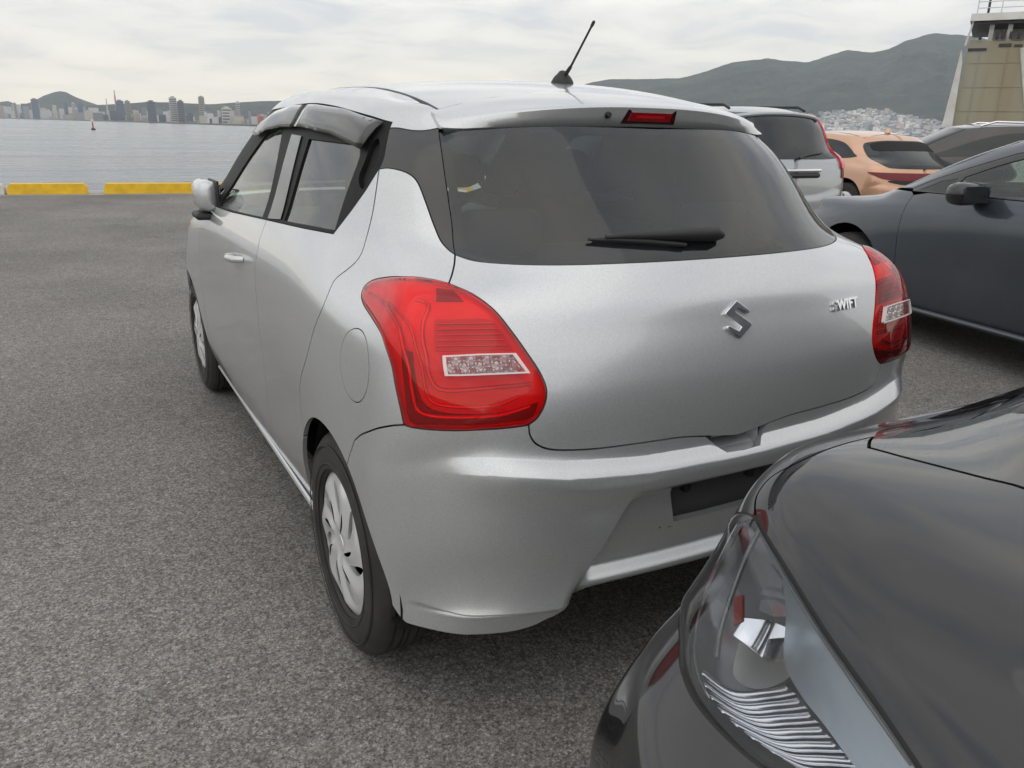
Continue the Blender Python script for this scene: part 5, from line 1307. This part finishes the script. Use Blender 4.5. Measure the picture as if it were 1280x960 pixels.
def head_lamp(C, root, lamp, fl):
    net = C.net; P = dict(flip=fl)
    lp = lamp if area(lamp) > 0 else lamp[::-1]
    sc = lp.mean(0)
    poly = lp
    def bulge(u, v):
        q = np.stack([np.ravel(u), np.ravel(v)], -1); d = dist_poly(q*[.5, 1], poly*[.5, 1]); d = np.where(inpoly(q, poly), d, 0); return (.012*(1-np.exp(-d/.12))).reshape(np.shape(u))
    def deep(u, v): return -bulge(u, v)*4.2
    base = panel('headlamp', net, lp, MAT['lamp_bowl'], root, step=.06, gap=.003, off=-.012, offf=deep, flange=0, **P)
    panel('lamp_lens', net, lp, MAT['head_lens'], base, step=.05, gap=.003, offf=bulge, flange=.015, **P)
    panel('lamp_rim', net, lp, MAT['rubber'], base, holes=[inset(net, lp, .006)], step=.5, gap=-.002, hole_gap=0, off=-.001, flange=.012, **P)
    def tube(name, pts, rad, off, m):
        a = dense(C.px(*pts), 5, closed=False); pos = net.ev(a[:, 0], a[:, 1])+net.nrm(a[:, 0], a[:, 1])*off
        if fl: pos = pos*[-1, 1, 1]
        mb = MB(); mb.tube([tuple(p) for p in pos], rad, 8); return mb.build(name, m, base)
    # bright edge strip along the outer side
    tube('edge_strip', [(921, 652), (908, 675), (890, 712), (874, 755), (866, 800), (869, 838), (884, 872)], .0022, -.004, MAT['chrome'])
    tube('edge_strip', [(934, 652), (915, 690), (900, 730), (888, 775), (884, 812)], .004, -.022, MAT['lamp_grey'])
    tube('inner_rim', [(948, 668), (985, 735), (1040, 820), (1090, 892), (1135, 955)], .0025, -.006, MAT['lamp_grey'])
    # smooth pad on the bonnet side, its grey-blue painting the sky mirrored in the lens
    def pad(name, pts, off, m, corner=(), fn=None, step=.04, thick=.004):
        a = dense(C.px(*pts), 4, corner=list(corner)); return panel(name, net, a, m, base, step=step, gap=0, off=off, flange=thick, offf=fn, **P)
    pad('sky_reflection_bezel', [(962, 705), (985, 742), (1040, 826), (1090, 897), (1140, 968), (1190, 1045), (1150, 1050), (1095, 990), (1062, 960), (1020, 905), (985, 860), (966, 820), (968, 760)], -.018, MAT['sky_reflection_blue'], (0,), step=.06)
    # facetted indicator reflector
    ch = MAT['chrome_lamp']
    pad('reflector_facet', [(944, 698), (950, 706), (960, 722), (958, 731), (938, 726)], -.024, ch, range(5))
    pad('reflector_facet', [(938, 732), (962, 737), (968, 746), (950, 742), (934, 738)], -.020, ch, range(5))
    pad('reflector_facet', [(932, 744), (950, 745), (966, 754), (968, 766), (948, 766), (930, 757)], -.024, ch, range(6), fn=None)
    pad('reflector_facet', [(916, 766), (940, 768), (968, 782), (967, 790), (945, 794), (938, 815), (902, 785)], -.026, ch, range(7), fn=lambda u, v: .006*np.sin(u*14))
    pad('reflector_cup', [(902, 788), (937, 816), (946, 796), (966, 792), (968, 830), (940, 846), (915, 843), (898, 825)], -.034, MAT['lamp_grey_metal'], (0, 1, 2, 3))
    pad('red_reflection', [(904, 740), (914, 738), (915, 770), (905, 775)], -.018, MAT['red_reflection_tint'], range(4))  # the hatchback's tail lamp mirrored in the lens, painted as a dark red pad
    # fan of ridged chrome blades
    rows = [((868, 822), (900, 846), (940, 849), (962, 846)), ((868, 836), (905, 862), (950, 864), (978, 862)), ((873, 850), (915, 877), (960, 880), (992, 880)),
            ((882, 865), (930, 893), (972, 897), (1006, 898)), ((896, 882), (948, 909), (990, 914), (1022, 917)), ((914, 898), (965, 925), (1008, 932), (1040, 936)),
            ((934, 914), (985, 942), (1028, 950), (1062, 956)), ((960, 932), (1010, 960), (1050, 970), (1085, 978)), ((990, 952), (1040, 985), (1080, 998), (1120, 1010))]
    for k in range(len(rows)-1):
        a, b = rows[k], rows[k+1]
        mid = [(p[0]*.10+q[0]*.90, p[1]*.10+q[1]*.90) for p, q in zip(a, b)]
        up = dense(C.px(*a), 6, closed=False); lo = dense(C.px(*mid), 6, closed=False)
        V = []; F = []; n = len(up)
        for i in range(n):
            for j, (t, off) in enumerate(((0, -.030), (.3, -.0215), (.75, -.019), (1, -.027))):
                uv = up[i]*(1-t)+lo[i]*t; fl_ = 0
                q = net.ev([uv[0]], [uv[1]])[0]+net.nrm([uv[0]], [uv[1]])[0]*(off+fl_); V.append(tuple(q*([-1, 1, 1] if fl else [1, 1, 1])))
        for i in range(n-1):
            for j in range(3): F.append((i*4+j, i*4+j+1, (i+1)*4+j+1, (i+1)*4+j))
        add('reflector_blade', V, F, ch, base)

MAT['black_paint'] = paint('black_paint', (.012, .012, .014), metal=0, rough=.4, dirt=.012); MAT['black_paint'].node_tree.nodes['Principled BSDF'].inputs['Specular IOR Level'].default_value = .06; MAT['black_paint'].node_tree.nodes['Principled BSDF'].inputs['Coat IOR'].default_value = 1.66
MAT['glass_screen'] = glass('windscreen_glass', (.75, .85, .82), .6, ior=1.9)
MAT['lamp_bowl'] = mat('lamp_bowl', (.15, .158, .168), .28, .6)
MAT['head_lens'] = glass('headlamp_lens', (.95, .97, 1.0), .96, ior=1.5, film=.6)
MAT['lamp_grey'] = mat('lamp_grey', (.20, .21, .22), .25, .5)
MAT['lamp_grey_metal'] = mat('lamp_grey_metal', (.32, .31, .29), .25, .9)
MAT['sky_reflection_blue'] = mat('sky_reflection_blue', (.36, .40, .43), .25, .8)
MAT['chrome_lamp'] = mat('chrome_lamp', (.92, .93, .95), .2, 1)
MAT['red_reflection_tint'] = mat('painted_red_reflection', (.28, .03, .02), .3)
# ---------------------------------------------------------------- cars farther off, from one family of body nets
MAT['blue_paint'] = paint('blue_grey_paint', (.050, .062, .080), metal=.5, rough=.33, dirt=.05)
MAT['orange_paint'] = paint('copper_paint', (.62, .36, .23), metal=.45, rough=.35, dirt=.05)
MAT['wagon_silver'] = paint('wagon_silver_paint', (.38, .41, .43), metal=.6, rough=.33, dirt=.08)
MAT['dark_paint'] = paint('dark_brown_paint', (.016, .013, .014), metal=.2, rough=.3, dirt=.05)
MAT['pane'] = mat('dark_pane', (.020, .024, .026), .04, spec=.5)
MAT['red_plain'] = mat('red_lamp', (.62, .012, .03), .15, coat=1)
MAT['red_dark'] = mat('dark_red_lamp', (.16, .008, .012), .4)

def shell_car(name, loc, rz, lab, fy, fz, fs, pnt, wr=.31, ax=(.60, 3.05), vtop=19):
    root, M = place(name, loc, rz, lab)
    rows = warp(ROWS, fy, fz, fs); net = Net(rows, fit=1.0); C = Car(net, root, M)
    A = [float(fy(a, .3)) for a in ax]; R_ = wr+.05
    def arch(y, a0, a1, n=22): return [tuple(net.side(y+R_*math.cos(math.radians(a)), wr+.02+R_*math.sin(math.radians(a)))) for a in np.linspace(a0, a1, n)]
    C.arch = arch; C.A = A; C.R = R_
    C.out = [(0, .3), (2.5, .3), (4.4, .5), (5.0, 1.0)]+arch(A[0], 168, -3)+[(9, .35), (10.5, .35)]+arch(A[1], 185, 2)+[(14.6, .5), (17, .5)]
    C.seen = MAT['pane']
    for sx in (-1, 1):
        for a in A:
            xw = float(fs(.742, .6, .3)); simple_wheel(root, (sx*xw, a, wr), sx, wr)
    MB().box((0, (A[0]+A[1])/2, .30), (1.3, A[1]-A[0]+1.0, .16)).build('floor_pan', MAT['gap'], root)
    return C
def pane(C, name, pts, m=None, off=.002, n=4, corner=None, fl=(False,), step=.2, flange=.006, parent=None, gap=0):
    a = dense(C.px(*pts), n, corner=corner)
    return [panel(name, C.net, a, m or MAT['pane'], parent or C.root, gap=gap, step=step, off=off, flange=flange, flip=f) for f in fl][-1]
def loopyz(C, pts, n=4, corner=None): return dense([C.net.side(*p) for p in pts], n, corner=corner)

def build_blue():
    fy = lambda y, z: y*1.20+.20*np.clip((y-3.15)/.6, 0, 1); fz = lambda z, y: z*.955
    C = shell_car('blue_grey_car', (3.93, -.95, 0), math.radians(-10), 'dark blue grey low car at the right edge, seen from its left side', fy, fz, lambda s, y, z: s*1.05, 'blue', wr=.335)
    net, root, bp = C.net, C.root, MAT['blue_paint']
    for fl in (False, True):
        P = dict(flip=fl)
        o = _dedupe(C.out+[(17, 12.0), (13.6, 12.4)]+[tuple(net.side(fy(y, 0), fz(z, 0))) for y, z in ((2.72, 1.055), (2.3, 1.05), (1.8, 1.055), (1.42, 1.065), (1.0, 1.085), (.75, 1.13))]+[(5.0, 13.6), (0, 11.9)])
        ydoor = 2.60*1.2
        # split at the wing / front door seam and the door / door seam
        ot = o
        us = np.array([p[0] for p in ot])
        seam = [net.side(ydoor+.05*math.sin((z-.3)*3), z) for z in np.linspace(.24, .98, 12)]
        gz = lambda y: float(np.interp(y, [.9, 1.2, 1.7, 2.8, 3.3], [1.06, 1.03, 1.015, 1.005, 1.0]))
        arf = C.arch(C.A[1], 184, 2)
        wing = np.concatenate([arf, [(14.6, .5), (17, .5), (17, 12.0), (13.9, 12.2)], [net.side(3.20, 1.0)], seam[::-1]])
        panel('front_wing', net, _dedupe(wing), bp, root, step=.12, **P)
        yb = 1.44*1.2
        door = np.concatenate([[net.side(y, .235) for y in np.linspace(yb, ydoor-.03, 8)], seam, [net.side(y, gz(y)) for y in np.linspace(3.05, yb, 10)], [net.side(yb, z) for z in np.linspace(.95, .3, 8)]])
        d = panel('front_door', net, _dedupe(door), bp, root, step=.12, **P)
        ar = C.arch(C.A[0], 168, -3)
        rear = np.concatenate([[(0, .3), (2.5, .3), (4.4, .5), (5.0, 1.0)], ar, [net.side(1.15, .235)], [net.side(yb, z) for z in np.linspace(.24, .98, 9)], [net.side(y, gz(y)) for y in np.linspace(yb-.06, 1.0, 8)], [(5.0, 13.0), (0, 11.9)]])
        panel('rear_side', net, _dedupe(rear), bp, root, step=.12, **P)
        # glass side and roof
        tz = [(1.0, 1.30), (1.4, 1.36), (1.8, 1.365), (2.2, 1.34), (2.55, 1.27), (2.85, 1.17), (3.1, 1.08), (3.22, 1.02)]
        gl = [net.side(y, gz(y)+.01) for y in (1.1, 1.5, 2.0, 2.5, 2.85)]+[net.side(2.83, 1.12), net.side(2.55, 1.225), net.side(2.2, 1.30), net.side(1.8, 1.325), net.side(1.45, 1.32), net.side(1.15, 1.24)]
        gl = dense(gl, 4, corner=[0, 4, 5])
        sail = dense([net.side(2.90, gz(2.9)+.01), net.side(3.16, 1.012), net.side(3.0, 1.085), net.side(2.88, 1.105)], 3, corner=[0, 1, 2, 3])
        frame_o = np.concatenate([[net.side(y, gz(y)+.004) for y in np.linspace(1.0, 3.2, 12)], [net.side(y, z) for y, z in tz[::-1]]])
        panel('window_frame', net, _dedupe(frame_o), MAT['black_trim'], root, holes=[gl, sail], step=.15, off=-.002, hole_gap=0, gap=.001, **P)
        panel('side_window', net, gl, MAT['glass_side'], root, step=.2, off=-.006, gap=-.003, flange=0, **P)
        panel('sail_window', net, sail, MAT['pane'], root, step=.2, off=-.004, gap=-.003, flange=0, **P)
        rail = np.concatenate([[net.side(y, z) for y, z in tz], [(13.5, 12.4), (13.62, 14), (13.7, 16), (13.6, 17.5), (12, 18.8), (6, 18.8), (3.5, 18.2), (4.6, 15), (5.0, 13.0), net.side(.98, 1.075)]])
        panel('roof_pillar', net, _dedupe(rail), bp, root, step=.15, **P)
        ws = dense([(13.75, 12.4), (17, 12.1), (17, 17.2), (14.2, 17), (13.85, 15)], 6, corner=[0, 1, 2, 3])
        panel('windscreen', net, ws, MAT['glass_side'], root, step=.25, gap=0, off=-.004, **P)
        rw = dense([(0, 12.0), (4.8, 13.1), (4.5, 15), (3.4, 17.9), (0, 17.9)], 6, corner=[0, 1, 3, 4])
        panel('rear_window', net, rw, MAT['pane'], root, step=.25, gap=0, off=-.002, **P)
        top = dense([(3.6, 17.9), (13.6, 17.5), (17, 17.4), (17, 19), (0, 19), (0, 17.95)], 14, corner=[0, 1, 2, 3, 4, 5])
        rr = dense([(0, 17.9), (3.5, 17.9), (3.5, 19), (0, 19)], 6, corner=[0, 1, 2, 3])
        # mirrors
        sx = 1 if fl else -1
        q = net.ev(*[[t] for t in net.side(2.78, 1.0)])[0]; x = abs(q[0])
        m = MB(); m.box((sx*(x+.13), 2.62, 1.030), (.23, .16, .135), bev=.06); mm = m.build('door_mirror', MAT['black_trim'], root)
        m = MB(); m.box((sx*(x+.13), 2.542, 1.030), (.195, .012, .10), bev=.004); m.build('mirror_glass', MAT['pane'], mm)
        m = MB(); m.box((sx*(x+.02), 2.64, .985), (.14, .06, .04), bev=.014); m.build('mirror_foot', MAT['black_trim'], mm)
        q = net.ev(*[[t] for t in net.side(1.85, .80)])[0]; x = abs(q[0])
        m = MB(); m.tube([(sx*(x-.01), 1.77, .80), (sx*(x+.022), 1.80, .80), (sx*(x+.022), 1.93, .80), (sx*(x-.01), 1.96, .80)], .011, 8); m.build('door_handle', bp, d)
        m = MB(); m.tube([(sx*(x*.992), y, .245) for y in (1.15, 2.0, 3.15)], .018, 8); m.build('side_skirt', bp, root)
        sh = _dedupe(C.out+[(17, 11.7), (13.4, 12.0)]+[tuple(net.side(y, .95)) for y in (3.1, 2.4, 1.8, 1.2)]+[(5, 12), (0, 11.6)])
        panel('inner_shell', net, sh, MAT['gap'], root, step=.3, gap=0, flange=0, off=-.02, **P)
    roof_cap(C, bp, fy, fz, 1.05)
    cabin(root, 1.2)
def cabin(root, k):
    fab = MAT['fabric']
    for sx in (-.38, .38):
        m = MB(); m.box((sx, 1.9*k, .5), (.5, .5, .16), bev=.05); m.box((sx, 1.6*k, .80), (.5, .13, .6), rx=.18, bev=.05); s = m.build('seat', fab, root)
        m = MB(); m.box((sx, 1.47*k, 1.13), (.26, .10, .18), bev=.04); m.build('head_restraint', fab, s)
    MB().box((0, .98*k, .7), (1.2, .3, .6), bev=.06).build('rear_bench', fab, root)
    MB().box((0, 2.6*k, .80), (1.3, .5, .3), bev=.09).build('dashboard', MAT['plastic_grey'], root)
def roof_cap(C, m, fy, fz, ks, rear=.62):
    """roof skin of a warped car: the same roof function pushed through the warp"""
    xs = np.linspace(-.50, .50, 21); ys = np.linspace(rear, 2.12, 26); V = []
    for y in ys:
        w = 1 if y < 2.0 else 1-.12*(y-2.0)/.12
        for x in xs:
            z = float(zroof_s(x*w, y)); V.append((x*w*ks, float(fy(y, z)), float(fz(z, y))+.002))
    F = [(j*21+i, j*21+i+1, (j+1)*21+i+1, (j+1)*21+i) for j in range(25) for i in range(20)]
    add('roof', V, F, m, C.root)

def build_wagon():
    fy = lambda y, z: np.where(np.asarray(y) < 1.2, y*.62, .744+(np.asarray(y)-1.2)*1.30)*1.0+.0
    fz = lambda z, y: z*1.09
    C = shell_car('silver_wagon', (5.50, 4.95, 0), math.radians(0), 'tall silver wagon with long upright red lamps, tail towards the viewer', fy, fz, lambda s, y, z: s*(1.06+.10*max(0, min(1, (z-1.0)/.4))), 'w', wr=.34)
    net, root, bp = C.net, C.root, MAT['wagon_silver']
    win = [(931, 139), (1020, 138), (1030, 165), (1039, 198), (985, 201), (940, 201)]
    cx = C.px(*win)
    um = max(abs(p[0]) for p in cx[1:3])
    for fl in (False, True):
        body = dense([tuple(p) for p in C.out]+[(17, 19), (0, 19)], 3, corner=list(range(len(C.out)+2)))
        panel('body', net, _dedupe(body), bp, root, step=.2, gap=0, flip=fl)
    roof_cap(C, bp, fy, fz, 1.14, .56)
    hw = [(0, 18.0), (3.2, 17.8), (3.8, 16.2), (4.3, 14.2), (4.5, 12.35), (3.0, 12.15), (0, 12.1)]
    # rear window as wide as the photograph shows it, the same on both sides
    z0 = 1.10; z1 = 1.575
    h = [(x, z) for x, z in ((0, z0), (.45, z0), (.70, z0+.01), (.665, 1.30), (.60, z1-.03), (.45, z1), (0, z1))]
    a = dense([net.rear(-x if x else -1e-4, z) for x, z in h], 5, closed=False, corner=[2, 4]); a[0][0] = 0; a[-1][0] = 0
    full = _dedupe(np.concatenate([a, (a*[-1, 1])[::-1]]))
    g = panel('rear_window', net, full, MAT['pane'], root, gap=0, step=.3, off=.004, flange=.006)
    for fl in (False, True):
        lamp = [(.735, 1.00), (.81, 1.00), (.785, 1.20), (.735, 1.38), (.665, 1.56), (.61, 1.56), (.665, 1.38), (.705, 1.20)]
        o = dense([net.rear(-x, z) for x, z in lamp], 4, corner=[0, 1, 4, 5]); panel('tail_lamp', net, o, MAT['red_plain'], root, gap=0, step=.2, off=.022, flange=.03, flip=fl)
        o = dense([net.rear(-x, z) for x, z in ((.745, .90), (.80, .90), (.79, 1.015), (.745, 1.015))], 3, corner=[0, 1, 2, 3]); panel('lower_lamp', net, o, MAT['red_dark'], root, gap=0, step=.2, off=.010, flange=.014, flip=fl)
        sg = dense([net.side(y, z) for y, z in ((.75, 1.22), (1.1, 1.17), (1.7, 1.15), (2.9, 1.12), (2.6, 1.35), (2.0, 1.52), (1.3, 1.53), (.85, 1.50))], 4, corner=[0, 3]); panel('side_window', net, sg, MAT['pane'], root, gap=0, step=.3, off=.004, flip=fl)
        sx = 1 if fl else -1
        m = MB(); m.tube([(sx*.56, .55, 1.60), (sx*.56, .65, 1.64), (sx*.56, 1.9, 1.66), (sx*.56, 2.1, 1.62)], .014, 8); m.build('roof_rail', MAT['black_plastic'], root)
    m = MB(); P0 = C.P(1030, 214, .01)
    def rp(x, z, off): uv = net.rear(x, z); return Vector(net.ev([uv[0]], [uv[1]])[0]+net.nrm([uv[0]], [uv[1]])[0]*off)
    m = MB(); m.tube([rp(x, .985, .010) for x in np.linspace(-.36, .36, 9)], .020, 8); t = m.build('chrome_bar', MAT['chrome'], root)
    m = MB(); m.tube([rp(x, .935, .004) for x in np.linspace(-.33, .33, 9)], .028, 8); m.build('handle_recess', MAT['black_plastic'], root)
    m = MB(); m.tube([rp(.02, 1.10, .03), rp(.15, 1.13, .03), rp(.42, 1.155, .02)], [.016, .010, .006], 8); m.build('rear_wiper', MAT['black_plastic'], root)
    m = MB(); m.tube([rp(x, 1.55-.10*abs(x)**2, .012) for x in np.linspace(-.6, .6, 13)], .022, 8); m.build('spoiler', bp, root)
    o = [rp(x, z, .004) for x, z in ((-.17, .76), (.17, .76), (.17, .88), (-.17, .88))]

def build_orange():
    fy = lambda y, z: np.asarray(y)*1.12+np.where(np.asarray(z) > 1.0, (np.asarray(z)-1.0)*.35, 0)*np.clip(1.5-np.asarray(y), 0, 1)
    fz = lambda z, y: z*.955
    C = shell_car('copper_crossover', (9.75, 6.4, 0), math.radians(-10), 'copper orange car with a dark red lamp bar, behind the blue grey car', fy, fz, lambda s, y, z: s*1.08, 'o', wr=.34)
    net, root, bp = C.net, C.root, MAT['orange_paint']
    for fl in (False, True):
        body = dense([tuple(p) for p in C.out]+[(17, 19), (0, 19)], 3, corner=list(range(len(C.out)+2)))
        panel('body', net, _dedupe(body), bp, root, step=.2, gap=0, flip=fl)
    roof_cap(C, bp, fy, fz, 1.08)
    def half(pts, name, m, off, fl=.006):
        a = dense([net.rear(-x if x else -1e-4, z) for x, z in pts], 4, closed=False, corner=[]); a[0][0] = 0; a[-1][0] = 0
        full = _dedupe(np.concatenate([a, (a*[-1, 1])[::-1]])); return panel(name, net, full, m, root, gap=0, step=.3, off=off, flange=fl)
    half([(0, .90), (.40, .905), (.60, .92), (.69, .99), (.65, 1.18), (.58, 1.25), (.35, 1.285), (0, 1.29)], 'rear_window', MAT['pane'], .004)
    half([(0, .735), (.50, .74), (.68, .76), (.82, .81), (.86, .85), (.60, .845), (0, .84)], 'lamp_bar', MAT['red_dark'], .012)
    half([(0, .68), (.42, .685), (.62, .72), (.60, .742), (0, .737)], 'lower_trim', MAT['black_plastic'], .006)
    half([(0, 1.15), (.56, 1.145), (.54, 1.235), (.35, 1.27), (0, 1.275)], 'screen_blind', MAT['gap'], .008)
    for fl in (False, True):
        sg = dense([net.side(y, z) for y, z in ((.66, 1.06), (1.0, 1.02), (2.3, 1.0), (3.1, .97), (2.6, 1.17), (2.0, 1.30), (1.4, 1.30), (1.0, 1.24))], 4, corner=[0, 3])
        panel('side_window', net, sg, MAT['pane'], root, gap=0, step=.3, off=.004, flip=fl)
    m = MB(); z = float(fz(zroof_s(0, .85), .85)); m.lathe([(.05, -.01), (.04, .03), (.0, .06)], (0, .95, z), 'z', 12); m.build('antenna_fin', bp, root)

def build_dark():
    fy = lambda y, z: np.asarray(y)*1.2; fz = lambda z, y: z*1.06
    rz = math.radians(44); p = far(1192, 160, 15.0); lx, ly, _z = p[0]+math.sin(rz)*2.75, p[1]-math.cos(rz)*2.75, 0
    C = shell_car('dark_suv', (float(lx), float(ly), 0), rz, 'dark brown car with roof rails at the right edge, below the ship', fy, fz, lambda s, y, z: s*1.07, 'd', wr=.35)
    net, root, bp = C.net, C.root, MAT['dark_paint']
    for fl in (False, True):
        body = dense([tuple(p) for p in C.out]+[(17, 19), (0, 19)], 3, corner=list(range(len(C.out)+2)))
        panel('body', net, _dedupe(body), bp, root, step=.2, gap=0, flip=fl)
        sg = dense([net.side(y, z) for y, z in ((.85, 1.16), (1.2, 1.12), (2.3, 1.10), (3.2, 1.07), (2.6, 1.30), (2.05, 1.43), (1.4, 1.44), (1.05, 1.38))], 4, corner=[0, 3])
        panel('side_window', net, sg, MAT['pane'], root, gap=0, step=.3, off=.004, flip=fl)
        ws = dense([(13.9, 12.5), (17, 12.3), (17, 17.0), (14.3, 16.8)], 6, corner=[0, 1, 2, 3]); panel('windscreen', net, ws, MAT['pane'], root, gap=0, step=.3, off=.004, flip=fl)
        sx = 1 if fl else -1
        m = MB(); m.tube([(sx*.60, .85, 1.50), (sx*.60, .95, 1.575), (sx*.60, 2.3, 1.59), (sx*.60, 2.5, 1.53)], .016, 8); m.build('roof_rail', MAT['chrome'], root)
    roof_cap(C, bp, fy, fz, 1.07)

# ================================================================ put it together: structure first, then things
for _build in (build_ground, build_far, build_ship, build_swift, build_mpv, build_blue, build_wagon, build_orange, build_dark, build_haze):
    _build()
